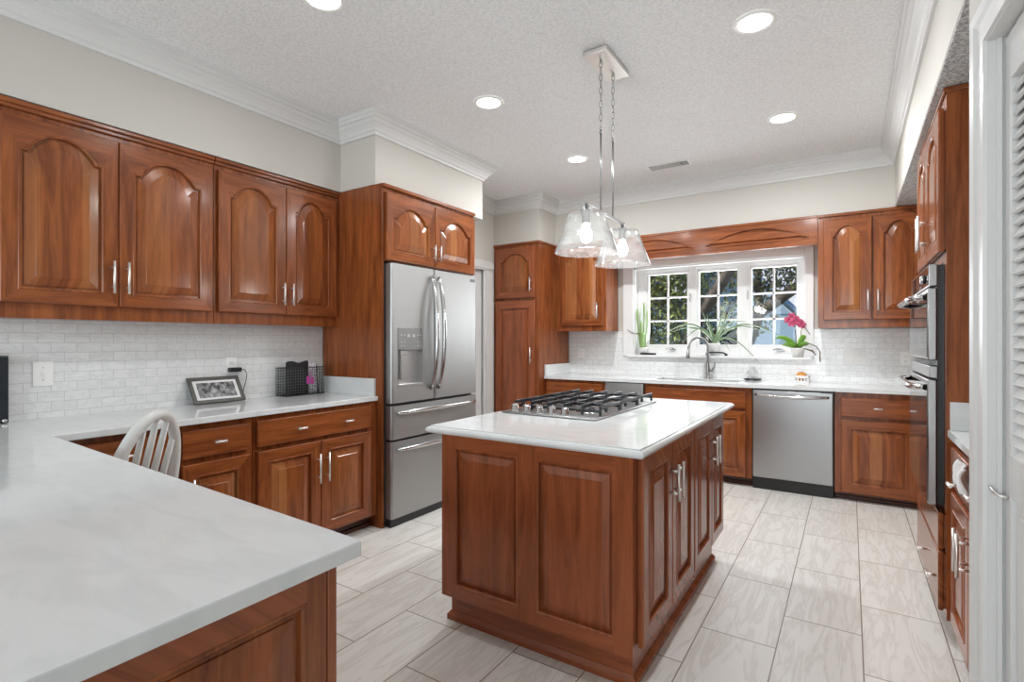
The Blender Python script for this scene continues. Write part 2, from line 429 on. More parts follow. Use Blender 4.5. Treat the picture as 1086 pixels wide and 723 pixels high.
# ------------------------------------------------------------------ mesh helpers
class MB:
    """collects shapes into one mesh; slot = index of the material"""
    def __init__(self):
        self.bm = bmesh.new()

    def quad(self, pts, slot=0, smooth=False):
        f = self.bm.faces.new([self.bm.verts.new(p) for p in pts])
        f.material_index = slot; f.smooth = smooth
        return f

    def box(self, x0, x1, y0, y1, z0, z1, bevel=0.0, slot=0, seg=2, mat=None):
        bm = self.bm
        P = [(x0, y0, z0), (x1, y0, z0), (x1, y1, z0), (x0, y1, z0), (x0, y0, z1), (x1, y0, z1), (x1, y1, z1), (x0, y1, z1)]
        if mat is not None:
            P = [mat @ Vector(p) for p in P]
        vs = [bm.verts.new(p) for p in P]
        fs = []
        for idx in ((0, 3, 2, 1), (4, 5, 6, 7), (0, 1, 5, 4), (1, 2, 6, 5), (2, 3, 7, 6), (3, 0, 4, 7)):
            f = bm.faces.new([vs[i] for i in idx]); f.material_index = slot; fs.append(f)
        if bevel > 0:
            es = list({e for f in fs for e in f.edges})
            r = bmesh.ops.bevel(bm, geom=es, offset=bevel, segments=seg, affect='EDGES', profile=0.5)
            for f in r['faces']:
                f.material_index = slot; f.smooth = True
        return self

    def prism(self, poly, z0, z1, slot=0):
        bm = self.bm
        a = [bm.verts.new((x, y, z0)) for x, y in poly]; b = [bm.verts.new((x, y, z1)) for x, y in poly]
        n = len(poly)
        for i in range(n):
            f = bm.faces.new((a[i], a[(i + 1) % n], b[(i + 1) % n], b[i])); f.material_index = slot
        bm.faces.new(list(reversed(a))).material_index = slot
        bm.faces.new(b).material_index = slot
        return self

    def tube(self, pts, r, seg=10, slot=0, closed=False, cap=True, flat=1.0):
        """round bar along points; r a number or one per point; flat squeezes the section"""
        bm = self.bm
        pts = [Vector(p) for p in pts]; n = len(pts)
        rs = r if isinstance(r, (list, tuple)) else [r] * n
        rings = []
        up = Vector((0, 0, 1))
        prev = None
        for i, p in enumerate(pts):
            if closed:
                d = pts[(i + 1) % n] - pts[i - 1]
            else:
                d = pts[min(i + 1, n - 1)] - pts[max(i - 1, 0)]
            d.normalize()
            if prev is None:
                ref = up if abs(d.z) < 0.95 else Vector((1, 0, 0))
                s = d.cross(ref).normalized()
            else:
                s = (prev - d * prev.dot(d)).normalized()
            prev = s
            t = d.cross(s)
            rings.append([bm.verts.new(p + (s * math.cos(2 * PI * k / seg) + t * math.sin(2 * PI * k / seg) * flat) * rs[i]) for k in range(seg)])
        m = n if closed else n - 1
        for i in range(m):
            a, b = rings[i], rings[(i + 1) % n]
            for k in range(seg):
                f = bm.faces.new((a[k], a[(k + 1) % seg], b[(k + 1) % seg], b[k])); f.smooth = True; f.material_index = slot
        if cap and not closed:
            bm.faces.new(list(reversed(rings[0]))).material_index = slot
            bm.faces.new(rings[-1]).material_index = slot
        return self

    def lathe(self, prof, seg=32, center=(0, 0, 0), slot=0, axis='z'):
        bm = self.bm; c = Vector(center); rings = []
        for r, z in prof:
            ring = []
            if r < 1e-6:
                v = bm.verts.new(c + (Vector((0, 0, z)) if axis == 'z' else Vector((0, z, 0)) if axis == 'y' else Vector((z, 0, 0)))); ring = [v] * seg
            else:
                for k in range(seg):
                    a = 2 * PI * k / seg
                    if axis == 'z': q = Vector((r * math.cos(a), r * math.sin(a), z))
                    elif axis == 'y': q = Vector((r * math.cos(a), z, -r * math.sin(a)))
                    else: q = Vector((z, r * math.cos(a), r * math.sin(a)))
                    ring.append(bm.verts.new(c + q))
            rings.append(ring)
        for a, b in zip(rings, rings[1:]):
            for k in range(seg):
                vs = []
                for v in (a[k], a[(k + 1) % seg], b[(k + 1) % seg], b[k]):
                    if v not in vs: vs.append(v)
                if len(vs) >= 3:
                    f = bm.faces.new(vs); f.smooth = True; f.material_index = slot
        return self

    def blob(self, center, rad, sub=2, squash=(1, 1, 1), jitter=0.0, slot=0):
        r = bmesh.ops.create_icosphere(self.bm, subdivisions=sub, radius=1.0)
        for v in r['verts']:
            k = 1 + random.uniform(-jitter, jitter)
            v.co = Vector((v.co.x * rad * squash[0] * k + center[0], v.co.y * rad * squash[1] * k + center[1], v.co.z * rad * squash[2] * k + center[2]))
            for f in v.link_faces: f.smooth = True; f.material_index = slot
        return self

    def build(self, name, mats, parent=None, kind=None, normals=True):
        bm = self.bm
        if normals:
            bmesh.ops.recalc_face_normals(bm, faces=bm.faces)
        me = bpy.data.meshes.new(name); bm.to_mesh(me); bm.free()
        o = bpy.data.objects.new(name, me); C.objects.link(o)
        for m in (mats if isinstance(mats, (list, tuple)) else [mats]):
            me.materials.append(m)
        if parent is not None: o.parent = parent
        if kind: o['kind'] = kind
        return o


def thing(name, label, cat, loc=(0, 0, 0), rot=0.0, group=None):
    o = bpy.data.objects.new(name, None); C.objects.link(o)
    o.empty_display_size = 0.1
    o.location = loc; o.rotation_euler = (0, 0, rot)
    o['label'] = label; o['category'] = cat
    if group: o['group'] = group
    return o


def tag(o, label, cat, group=None):
    o['label'] = label; o['category'] = cat
    if group: o['group'] = group
    return o


def copy_tree(o, parent=None):
    c = o.copy(); C.objects.link(c)
    if parent is not None: c.parent = parent
    for ch in list(o.children):
        copy_tree(ch, c)
    return c


# ------------------------------------------------------------------ room shell
XL, XT, YB, XR, YR = -3.35, -3.275, 5.469, 0.98, -3.6
ZC, ZB, ZT, ZCL = 0.895, 0.863, 2.338, 2.81
ZCR = 2.675

MB().box(-6, 4, YR, YB + 0.02, -0.12, 0).build('floor', M['floor'], kind='structure')
MB().box(-6, 4, YR - 0.2, YB + 0.35, ZCL, ZCL + 0.15).build('ceiling', M['ceiling'], kind='structure')

b = MB()   # left wall: thicker where the tile and the cabinets are, with a door opening beyond the refrigerator
b.box(XL - 0.15, XL, YR, 3.80, 0, ZCL)
b.box(XL - 0.15, XL, 4.60, YB + 0.35, 0, ZCL)
b.box(XL - 0.15, XL, 3.80, 4.60, 2.05, ZCL)
b.box(XL, XT - 0.012, YR, 3.45, 0, ZT)
b.build('wall_left', M['wall'], kind='structure')
WX0, WX1, WZ0, WZ1 = -1.978, -0.345, 1.108, 2.10
b = MB()
b.box(XL - 0.15, WX0, YB + 0.012, YB + 0.35, 0, ZCL)
b.box(WX1, XR + 0.15, YB + 0.012, YB + 0.35, 0, ZCL)
b.box(WX0, WX1, YB + 0.012, YB + 0.35, WZ1, ZCL)
b.box(WX0, WX1, YB + 0.012, YB + 0.35, 0, WZ0)
b.build('wall_back', M['wall'], kind='structure')
MB().box(XR, XR + 0.15, 2.05, YB + 0.012, 0, ZCL).build('wall_right', M['wall'], kind='structure')
b = MB()   # unseen rear wall; its two openings are added to hold the fill lamps
b.box(-6, 4, YR - 0.2, YR, 0, 0.3); b.box(-6, 4, YR - 0.2, YR, 2.4, ZCL)
b.box(-6, -3.05, YR - 0.2, YR, 0.3, 2.4); b.box(-1.45, -1.25, YR - 0.2, YR, 0.3, 2.4); b.box(0.35, 4, YR - 0.2, YR, 0.3, 2.4)
b.build('wall_rear', M['wall'], kind='structure')

# soffits above the cabinets
b = MB(); b.box(XL, -3.073, YR, 2.457, ZT + 0.002, ZCL); b.box(XL, -2.7145, 2.457, 3.69, ZT + 0.002, ZCL)
b.build('soffit_left', M['wall'], kind='structure')
b = MB(); b.box(XL, -2.7625, 4.7705, YB + 0.01, ZT + 0.002, ZCL); b.box(-2.7625, 0.304, 5.1356, YB + 0.01, ZT + 0.002, ZCL)
b.build('soffit_back', M['wall'], kind='structure')
b = MB(); b.box(0.304, XR, 1.98, YB + 0.01, ZT + 0.012, ZCL)
b.build('soffit_right', M['wall'], kind='structure')
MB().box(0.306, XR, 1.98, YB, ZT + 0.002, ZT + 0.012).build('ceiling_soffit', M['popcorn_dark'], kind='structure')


def sweep(path, prof, name, mat, closed=False, side=1, z_up=True):
    """moulding with mitred corners: path in plan, profile = (projection to the right of the path, z)"""
    bm = bmesh.new(); n = len(path); rings = []
    for i, p in enumerate(path):
        p = Vector(p)
        ds = []
        if i > 0: ds.append((p - Vector(path[i - 1])).normalized())
        if i < n - 1: ds.append((Vector(path[i + 1]) - p).normalized())
        ns = [Vector((d.y, -d.x)) * side for d in ds]
        if len(ns) == 2:
            mn = (ns[0] + ns[1]).normalized(); mn = mn / max(0.2, mn.dot(ns[0]))
        else: mn = ns[0]
        rings.append([bm.verts.new((p.x + mn.x * e, p.y + mn.y * e, z)) for e, z in prof])
    for a, b2 in zip(rings, rings[1:]):
        for k in range(len(prof) - 1):
            bm.faces.new((a[k], a[k + 1], b2[k + 1], b2[k]))
    bmesh.ops.recalc_face_normals(bm, faces=bm.faces)
    me = bpy.data.meshes.new(name); bm.to_mesh(me); bm.free()
    o = bpy.data.objects.new(name, me); C.objects.link(o); me.materials.append(mat)
    o['kind'] = 'structure'
    return o


crown = [(0.0, ZCR), (0.014, ZCR), (0.016, ZCR + 0.018), (0.026, ZCR + 0.024), (0.034, ZCR + 0.042), (0.052, ZCR + 0.062), (0.066, ZCR + 0.070), (0.068, ZCR + 0.086),
         (0.084, ZCR + 0.092), (0.088, ZCR + 0.110), (0.098, ZCR + 0.114), (0.100, ZCL), (0.0, ZCL)]
sweep([(-3.073, YR), (-3.073, 2.457), (-2.7145, 2.457), (-2.7145, 3.69), (XL, 3.69), (XL, 4.7705), (-2.7625, 4.7705), (-2.7625, 5.1356), (0.304, 5.1356), (0.304, 1.98)],
      crown, 'trim_1', M['crown'])

# tiled backsplashes
MB().box(XT - 0.012, XT, -0.60, 2.456, ZC - 0.03, 1.373).build('wall_tile_left', M['splash'], kind='structure')
b = MB()
b.box(-2.758, WX0 - 0.115, YB, YB + 0.012, ZC - 0.03, 1.376)
b.box(WX1 + 0.07, XR, YB, YB + 0.012, ZC - 0.03, 1.376)
b.box(WX0 - 0.115, WX1 + 0.07, YB, YB + 0.012, ZC - 0.03, WZ0)
b.build('wall_tile_back', M['splash_back'], kind='structure')

# ------------------------------------------------------------------ kitchen window: casing, jambs, sill, three casements
YG = 5.565      # inner face of the sashes
b = MB()
b.box(WX0 - 0.115, WX0, YB - 0.018, YB + 0.01, WZ0 - 0.005, 2.165, 0.004)         # left casing
b.box(WX1, WX1 + 0.07, YB - 0.018, YB + 0.01, WZ0 - 0.005, 2.165, 0.004)          # right casing
b.box(WX0, WX1, YB - 0.018, YB + 0.01, 2.06, 2.165, 0.004)                       # head casing
b.build('trim_2', M['white_win'], kind='structure')
b = MB()
b.box(WX0 - 0.001, WX0 + 0.012, YB, YG + 0.05, WZ0, 2.10); b.box(WX1 - 0.012, WX1 + 0.001, YB, YG + 0.05, WZ0, 2.10)
b.box(WX0, WX1, YB, YG + 0.05, 2.045, 2.10)
b.box(WX0 - 0.06, WX1 + 0.05, YB - 0.045, YG + 0.05, WZ0 - 0.012, WZ0 + 0.012, 0.004)   # sill board
b.build('trim_3', M['white_win'], kind='structure')


def casement(k, x0, x1, g0, g1, label_side):
    """x0..x1 the unit, g0..g1 the glazed opening"""
    z0, z1 = WZ0 + 0.012, 2.047
    gz0, gz1 = 1.232, 1.985
    w = thing('window_%d' % k, 'white casement window, %s of three over the sink, six panes' % label_side, 'window', ((x0 + x1) / 2, YG, z0))
    w['kind'] = 'structure'
    ox, oz = (x0 + x1) / 2, z0
    f = MB()
    def bx(a, c, d, e, y0, y1, bev=0.003): f.box(a - ox, c - ox, y0, y1, d - oz, e - oz, bev)
    bx(x0, g0 - 0.022, z0, z1, 0.0, 0.05); bx(g1 + 0.022, x1, z0, z1, 0.0, 0.05)
    bx(g0 - 0.022, g1 + 0.022, gz1 + 0.022, z1, 0.0, 0.05); bx(g0 - 0.022, g1 + 0.022, z0, gz0 - 0.022, 0.0, 0.05)
    f.build('window_frame', M['white_win'], w)
    s = MB()
    for a, c, d, e in ((g0 - 0.021, g0, gz0 - 0.021, gz1 + 0.021), (g1, g1 + 0.021, gz0 - 0.021, gz1 + 0.021), (g0, g1, gz1, gz1 + 0.021), (g0, g1, gz0 - 0.021, gz0)):
        s.box(a - ox, c - ox, 0.014, 0.05, d - oz, e - oz, 0.002)
    s.build('sash', M['white_win'], w)
    m = MB()
    gm = (g0 + g1) / 2
    m.box(gm - 0.009 - ox, gm + 0.009 - ox, 0.026, 0.04, gz0 - oz, gz1 - oz)
    for q in (1, 2):
        zz = gz0 + (gz1 - gz0) * q / 3
        m.box(g0 - ox, g1 - ox, 0.026, 0.04, zz - 0.009 - oz, zz + 0.009 - oz)
    m.build('muntins', M['white_win'], w)
    p = MB(); p.quad([(g0 - ox, 0.042, gz0 - oz), (g1 - ox, 0.042, gz0 - oz), (g1 - ox, 0.042, gz1 - oz), (g0 - ox, 0.042, gz1 - oz)])
    p.build('pane', M['pane'], w)
    if label_side != 'middle':
        c = MB()
        cx = gm - ox + 0.06
        c.box(cx - 0.035, cx + 0.035, -0.022, 0.0, gz0 - 0.062 - oz, gz0 - 0.046 - oz, 0.004)
        c.tube([(cx + 0.01, -0.018, gz0 - 0.046 - oz), (cx - 0.01, -0.035, gz0 - 0.036 - oz), (cx - 0.05, -0.04, gz0 - 0.044 - oz), (cx - 0.06, -0.04, gz0 - 0.05 - oz)], 0.006, 8)
        c.build('crank_handle', M['pewter'], w)
        l = MB()
        lx = (g1 + 0.034 if label_side == 'left' else g0 - 0.034) - ox
        l.box(lx - 0.006, lx + 0.006, -0.012, 0.0, 1.68 - oz, 1.76 - oz, 0.003)
        l.tube([(lx, -0.012, 1.72 - oz), (lx + 0.004, -0.03, 1.74 - oz), (lx + 0.006, -0.036, 1.77 - oz)], 0.004, 6)
        l.build('sash_latch', M['pewter'], w)
    return w


GY = YG + 0.042
casement(1, WX0 + 0.012, -1.400, -1.845, -1.435, 'left')
casement(2, -1.400, -0.872, -1.312, -0.944, 'middle')
casement(3, -0.872, WX1 - 0.012, -0.810, -0.422, 'right')

# door opening on the left wall past the refrigerator
b = MB()
for (y0, y1, z0, z1) in ((4.56, 4.735, 0, 2.04), (3.72, 3.86, 0, 2.04), (3.72, 4.735, 2.04, 2.145)):
    b.box(XL, XL + 0.020, y0, y1, z0, z1, 0.004)
    b.box(XL + 0.018, XL + 0.030, y0 + (0.03 if z1 < 2.1 else 0), y1 - (0.02 if z1 < 2.1 else 0), z0 + (0.02 if z0 > 1 else 0), z1 - 0.02, 0.004)
b.box(XL - 0.15, XL + 0.012, 4.585, 4.60, 0, 2.05)
b.build('trim_4', M['white_trim'], kind='structure')
d = thing('door_2', 'white painted door in the casing between refrigerator and tall pantry', 'door', (XL - 0.03, 3.83, 0.005))
d['kind'] = 'structure'
MB().box(-0.04, 0.0, 0, 0.75, 0, 2.04, 0.003).build('door_slab', M['white_trim'], d)
MB().box(0.0, 0.050, 0.748, 0.764, 0.96, 1.04, 0.003).build('latch_plate', M['white_plastic'], d)

# ------------------------------------------------------------------ louvred closet door on the right
CR = math.radians(3.0)
PX, PY = 0.33, 1.815
def cw(name, label=None, cat=None, kind='structure'):
    o = bpy.data.objects.new(name, None); C.objects.link(o)
    o.location = (PX, PY, 0); o.rotation_euler = (0, 0, CR); o['kind'] = kind
    if label: o['label'] = label; o['category'] = cat
    return o
# local frame: x into the closet (+x away from the room), y along the wall towards the back
wr = MB()
wr.box(-0.030, 0.10, 0.0, 0.125, 0, ZCL + 0.0)            # pier between the door and the right-hand worktop
wr.box(-0.030, 0.75, 0.125, 0.175, 0, ZCL)
wr.box(-0.030, 0.10, -0.95, 0.0, 2.055, ZCL)
wr.box(-0.030, 0.10, -1.9, -0.95, 0, ZCL)
o = wr.build('wall_closet', M['wall'], kind='structure'); o.location = (PX, PY, 0); o.rotation_euler = (0, 0, CR)
tb = MB()
prof = [(-0.030, 0.0), (-0.038, 0.002), (-0.038, 0.026), (-0.034, 0.032), (-0.036, 0.062), (-0.043, 0.070), (-0.046, 0.094), (-0.040, 0.102), (-0.030, 0.104)]
def casing_run(a, fixed, along):
    """profile (x, offset outward); along 'z' or 'y'"""
    pass
bmx = tb.bm
zh = 2.055
rings = []
for corner in ('bot', 'top', 'far', 'farbot'):
    ring = []
    for x, e in prof:
        if corner == 'bot': ring.append(bmx.verts.new((x, e, 0.0)))
        elif corner == 'top': ring.append(bmx.verts.new((x, e, zh + e)))
        elif corner == 'far': ring.append(bmx.verts.new((x, -0.95 - e, zh + e)))
        else: ring.append(bmx.verts.new((x, -0.95 - e, 0.0)))
    rings.append(ring)
for r1, r2 in zip(rings, rings[1:]):
    for k in range(len(prof) - 1):
        f = bmx.faces.new((r1[k], r1[k + 1], r2[k + 1], r2[k]))
tb.box(-0.030, 0.06, -0.001, 0.002, 0, zh); tb.box(-0.030, 0.06, -0.95, 0.0, zh - 0.004, zh + 0.001)
tb.box(-0.012, 0.0, -0.008, 0.0, 0, zh, 0.002)
o = tb.build('trim_5', M['white_trim'], kind='structure'); o.location = (PX, PY, 0); o.rotation_euler = (0, 0, CR)
dl = cw('door_1', 'white louvred bifold closet door at the right edge of the photo', 'door')
dd = MB()
y1, y0 = -0.006, -0.47
dd.box(0.004, 0.034, y1 - 0.045, y1, 0.02, 2.045, 0.003)
dd.box(0.004, 0.034, y0, y0 + 0.045, 0.02, 2.045, 0.003)
dd.box(0.004, 0.034, y0 + 0.045, y1 - 0.045, 1.925, 2.045, 0.002)
dd.box(0.004, 0.034, y0 + 0.045, y1 - 0.045, 0.88, 0.98, 0.002)
dd.box(0.004, 0.034, y0 + 0.045, y1 - 0.045, 0.02, 0.16, 0.002)
dd.build('door_frame', M['white_trim'], dl)
pl = MB(); pl.box(0.014, 0.026, y0 + 0.045, y1 - 0.045, 0.16, 0.88)
pl.box(0.008, 0.016, y0 + 0.085, y1 - 0.085, 0.20, 0.84, 0.004)
pl.build('lower_panel', M['white_trim'], dl)
sl = MB()
z = 0.992
while z < 1.915:
    mt = Matrix.Translation((0.019, 0, z)) @ Matrix.Rotation(math.radians(-60), 4, 'Y')
    sl.box(-0.0195, 0.0195, y0 + 0.045, y1 - 0.045, -0.004, 0.004, 0.0, mat=mt)
    z += 0.0305
sl.build('louvres', M['white_trim'], dl)
bk = MB(); bk.box(0.05, 0.055, y0, 0.0, 0, 2.05)
bk.build('door_backing', M['white_trim'], dl)
hk = MB()
hk.tube([(0.004, -0.030, 0.872), (-0.012, -0.024, 0.874), (-0.018, -0.016, 0.878), (-0.024, -0.006, 0.890)], 0.0045, 8)
hk.build('door_pull', M['nickel'], dl)
dl2 = cw('door_3', 'second louvred leaf of the closet door, nearer the camera', 'door')
dl2.location = (PX, PY, 0)
d3 = MB(); y1b, y0b = -0.475, -0.945
for (a, c) in ((y1b - 0.045, y1b), (y0b, y0b + 0.045)): d3.box(0.004, 0.034, a, c, 0.02, 2.045, 0.003)
for (a, c) in ((1.925, 2.045), (0.88, 0.98), (0.02, 0.16)): d3.box(0.004, 0.034, y0b + 0.045, y1b - 0.045, a, c, 0.002)
d3.box(0.014, 0.026, y0b + 0.045, y1b - 0.045, 0.16, 0.88)
d3.build('door_frame', M['white_trim'], dl2)
s3 = MB(); z = 0.992
while z < 1.915:
    mt = Matrix.Translation((0.019, 0, z)) @ Matrix.Rotation(math.radians(-60), 4, 'Y')
    s3.box(-0.0195, 0.0195, y0b + 0.045, y1b - 0.045, -0.004, 0.004, 0.0, mat=mt); z += 0.0305
s3.build('louvres', M['white_trim'], dl2)


# ------------------------------------------------------------------ cabinet building blocks (local frame: x along the front, -y out of the front, z up)
def opening_loop(x0, x1, z0, z1, d, arch, low=False):
    """points of the panel opening, inset by d; arch = rise of the cathedral top or 0"""
    a, c, lo, hi = x0 + d, x1 - d, z0 + d, z1 - d
    pts = [(a, lo), (c, lo)]
    if arch <= 0:
        pts += [(c, hi), (a, hi)]
        return pts
    sh = max(lo + 0.004, hi - arch)
    arch = hi - sh
    n = 26
    top = []
    for i in range(n + 1):
        t = i / n
        m_ = 0.02 if low else 0.085
        if t < m_ or t > 1 - m_: z = 0.0
        else:
            q = (t - m_) / (1 - 2 * m_)
            e = abs(2 * q - 1)
            z = (1 - e ** 2.1) if low else (1 - e ** 2.1) ** 0.80
        top.append((a + (c - a) * t, sh + arch * z))
    pts += list(reversed(top))
    return pts


def raised_panel(mb, rect, arch, yf, outer=None, slots=(0, 1, 2), deep=0.016, raise_w=0.026, flat=False, low=False, kk=1.45, bead=1.6):
    """panel in an opening (x0,x1,z0,z1) of a front face at y=yf; outer rect draws the surrounding frame face"""
    bm = mb.bm
    x0, x1, z0, z1 = rect
    steps = [(0.0, 0.0), (0.0015, -0.0015 * bead), (0.0045, -0.0015 * bead), (0.0075, 0.002), (0.0085, deep), (0.0145, deep), (0.0150, deep * 0.72), (0.0150 + raise_w, 0.002), (0.0165 + raise_w, 0.000)]
    loops = []
    for d, dp in steps:
        d *= kk
        loops.append([bm.verts.new((x, yf + dp, z)) for x, z in opening_loop(x0, x1, z0, z1, d, arch, low)])
    n = len(loops[0])
    for li, (a, c) in enumerate(zip(loops, loops[1:])):
        for k in range(n):
            f = bm.faces.new((a[k], a[(k + 1) % n], c[(k + 1) % n], c[k]))
            f.material_index = slots[2] if li >= 2 else slots[0]
            if arch > 0 and 2 <= k <= n - 2: f.smooth = False
    f = bm.faces.new(loops[-1]); f.material_index = slots[2]
    if outer:
        ox0, ox1, oz0, oz1 = outer
        L0 = loops[0]
        vo = []
        for k in range(n):
            x, z = L0[k].co.x, L0[k].co.z
            if k == 0: q = (ox0, oz0)
            elif k == 1: q = (ox1, oz0)
            elif arch <= 0: q = (ox1, oz1) if k == 2 else (ox0, oz1)
            else:
                t = (x - x0) / (x1 - x0)
                q = (ox0 + (ox1 - ox0) * t, oz1)
            vo.append(bm.verts.new((q[0], yf, q[1])))
        for k in range(n):
            k2 = (k + 1) % n
            f = bm.faces.new((vo[k], vo[k2], L0[k2], L0[k]))
            f.material_index = slots[1] if (k == 0 or (2 <= k < n - 1)) else slots[0]
        return vo
    return None


def door_mesh(x0, x1, z0, z1, arch=0.0, t=0.025, stile=0.060, rail=0.060, top=None, mats=('wood', 'wood_h', 'panel'), y0=0.0):
    """a raised-panel cabinet door whose back lies on y=y0"""
    mb = MB(); bm = mb.bm
    e = 0.005
    top = (0.050 if arch > 0 else rail) if top is None else top
    rect = (x0 + stile, x1 - stile, z0 + rail, z1 - top)
    raised_panel(mb, rect, arch, y0 - t, outer=(x0 + e, x1 - e, z0 + e, z1 - e))
    # rounded outer edge and sides
    lo = [((x0 + e, z0 + e), (x1 - e, z0 + e), (x1 - e, z1 - e), (x0 + e, z1 - e), y0 - t),
          ((x0 + 0.0015, z0 + 0.0015), (x1 - 0.0015, z0 + 0.0015), (x1 - 0.0015, z1 - 0.0015), (x0 + 0.0015, z1 - 0.0015), y0 - t + 0.0025),
          ((x0, z0), (x1, z0), (x1, z1), (x0, z1), y0 - t + 0.007),
          ((x0, z0), (x1, z0), (x1, z1), (x0, z1), y0 - 0.006),
          ((x0 + 0.008, z0 + 0.008), (x1 - 0.008, z0 + 0.008), (x1 - 0.008, z1 - 0.008), (x0 + 0.008, z1 - 0.008), y0 - 0.0055),
          ((x0 + 0.008, z0 + 0.008), (x1 - 0.008, z0 + 0.008), (x1 - 0.008, z1 - 0.008), (x0 + 0.008, z1 - 0.008), y0)]
    rings = [[bm.verts.new((p[0], l[4], p[1])) for p in l[:4]] for l in lo]
    for a, c in zip(rings, rings[1:]):
        for k in range(4):
            f = bm.faces.new((a[k], a[(k + 1) % 4], c[(k + 1) % 4], c[k])); f.material_index = 1 if k in (0, 2) else 0
    bm.faces.new(list(reversed(rings[-1])))
    bmesh.ops.remove_doubles(bm, verts=bm.verts, dist=0.00005)
    return mb, [M[m] for m in mats]


def bar_pull(x, z0, z1, y, r=0.0058, stand=0.034):
    """upright bar handle with two posts on a face at y"""
    mb = MB()
    mb.tube([(x, y - stand, z0), (x, y - stand, z1)], r, 10)
    for z in (z0 + (z1 - z0) * 0.2, z1 - (z1 - z0) * 0.2):
        mb.tube([(x, y, z), (x, y - stand, z)], r * 0.8, 8)
    return mb


def t_knob(x, z, y, half=0.030):
    mb = MB()
    mb.tube([(x - half, y - 0.028, z), (x + half, y - 0.028, z)], 0.0062, 10)
    mb.tube([(x, y, z), (x, y - 0.028, z)], 0.0055, 8)
    return mb


def add_door(root, x0, x1, z0, z1, arch=0.0, pull=None, mats=('wood', 'wood_h', 'panel'), label=None, **kw):
    """pull = (x, z0, z1)"""
    mb, ms = door_mesh(x0, x1, z0, z1, arch, mats=mats, **kw)
    d = mb.build('door', ms, root)
    if pull:
        h = bar_pull(pull[0], pull[1], pull[2], kw.get('y0', 0.0) - 0.025).build('handle', M['nickel'], d)
    return d


def add_drawer(root, x0, x1, z0, z1, knobs=(), mats=('wood_h',), t=0.025, zk=None):
    mb = MB()
    mb.box(x0, x1, -t, -0.006, z0, z1, 0.005, seg=3); mb.box(x0 + 0.008, x1 - 0.008, -0.0062, 0, z0 + 0.008, z1 - 0.008)
    d = mb.build('drawer', [M[m] for m in mats], root)
    for k in knobs:
        t_knob(k, (z0 + z1) / 2 if zk is None else zk, -t).build('knob', M['nickel'], d)
    return d


def base_cabinet(name, label, loc, rot, w, depth, doors, drawers, z1=ZB, group=None, mats=None, toe=0.09, cat='cabinet', hide_toe=False):
    r = thing(name, label, cat, loc, rot, group)
    c = MB()
    if hide_toe:      # the sink hangs in this one
        c.box(0.001, w - 0.001, 0, depth, toe, 0.62, 0.0); c.box(0.001, w - 0.001, 0, 0.10, 0.62, z1)
        c.box(0.001, 0.02, 0.10, depth, 0.62, z1); c.box(w - 0.02, w - 0.001, 0.10, depth, 0.62, z1)
    else:
        c.box(0.001, w - 0.001, 0, depth, toe, z1, 0.0)
    c.build('carcass', M['wood'], r)
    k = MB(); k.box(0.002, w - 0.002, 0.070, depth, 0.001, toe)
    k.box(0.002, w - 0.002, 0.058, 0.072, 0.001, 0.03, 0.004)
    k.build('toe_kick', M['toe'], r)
    for d in doors: add_door(r, **d)
    for d in drawers: add_drawer(r, **d)
    return r


R90 = PI / 2
# ------------------------------------------------------------------ left wall: upper cabinets
XU = -3.103
ulabels = ['wide cherry wall cabinet with two arched doors at the far left', 'narrower cherry wall cabinet with two arched doors against the refrigerator side panel']
units = [(0.62, 1.580, 0.668, 1.106, 1.108, 1.566), (1.581, 2.455, 1.598, 2.030, 2.032, 2.425)]
for i, (y0, y1, a, c, d, e) in enumerate(units):
    r = thing('wall_cabinet', ulabels[i], 'cabinet', (XU, y0, 1.371), R90, 'cherry wall cabinets on the left wall')
    w = y1 - y0
    cb = MB(); cb.box(0.001, w - 0.001, 0, 0.168, 0, ZT - 1.371, 0.0)
    cb.build('carcass', M['wood'], r)
    mo = MB(); mo.box(0.001, w - 0.001, -0.026, 0.0, ZT - 1.371 - 0.024, ZT - 1.371 - 0.001, 0.006); mo.box(0.001, w - 0.001, -0.014, 0.0, ZT - 1.371 - 0.042, ZT - 1.371 - 0.022, 0.004)
    mo.build('top_moulding', M['wood_h'], r)
    lo, hi = 0.068, 0.898
    hz = (0.134, 0.294) if i == 0 else (0.128, 0.272)
    add_door(r, a - y0, c - y0, lo, hi, 0.088, (c - y0 - 0.030, *hz))
    add_door(r, d - y0, e - y0, lo, hi, 0.088, (d - y0 + 0.030, *hz))

# ------------------------------------------------------------------ left wall: base cabinets
XBL = -2.70
def left_base(y0, y1, label, drawers, doors):
    return base_cabinet('base_cabinet', label, (XBL, y0, 0), R90, y1 - y0, 0.56, doors, drawers, group='cherry base cabinets along the left wall')
left_base(0.745, 1.205, 'cherry base cabinet half hidden behind the white chair back', [dict(x0=0.03, x1=0.43, z0=0.695, z1=0.832, knobs=(0.23,))],
          [dict(x0=0.03, x1=0.43, z0=0.105, z1=0.668, pull=(0.385, 0.46, 0.60))])
left_base(1.206, 1.578, 'narrow cherry base cabinet with one drawer beneath the photo frame', [dict(x0=0.012, x1=0.350, z0=0.695, z1=0.832, knobs=(0.181,))],
          [dict(x0=0.012, x1=0.350, z0=0.105, z1=0.668, pull=(0.050, 0.46, 0.60))])
left_base(1.579, 2.455, 'wide cherry base cabinet with two-knob drawer and two doors beside the refrigerator', [dict(x0=0.018, x1=0.808, z0=0.692, z1=0.836, knobs=(0.272, 0.608))],
          [dict(x0=0.018, x1=0.418, z0=0.100, z1=0.668, pull=(0.388, 0.42, 0.595)), dict(x0=0.421, x1=0.812, z0=0.100, z1=0.668, pull=(0.452, 0.42, 0.595))])

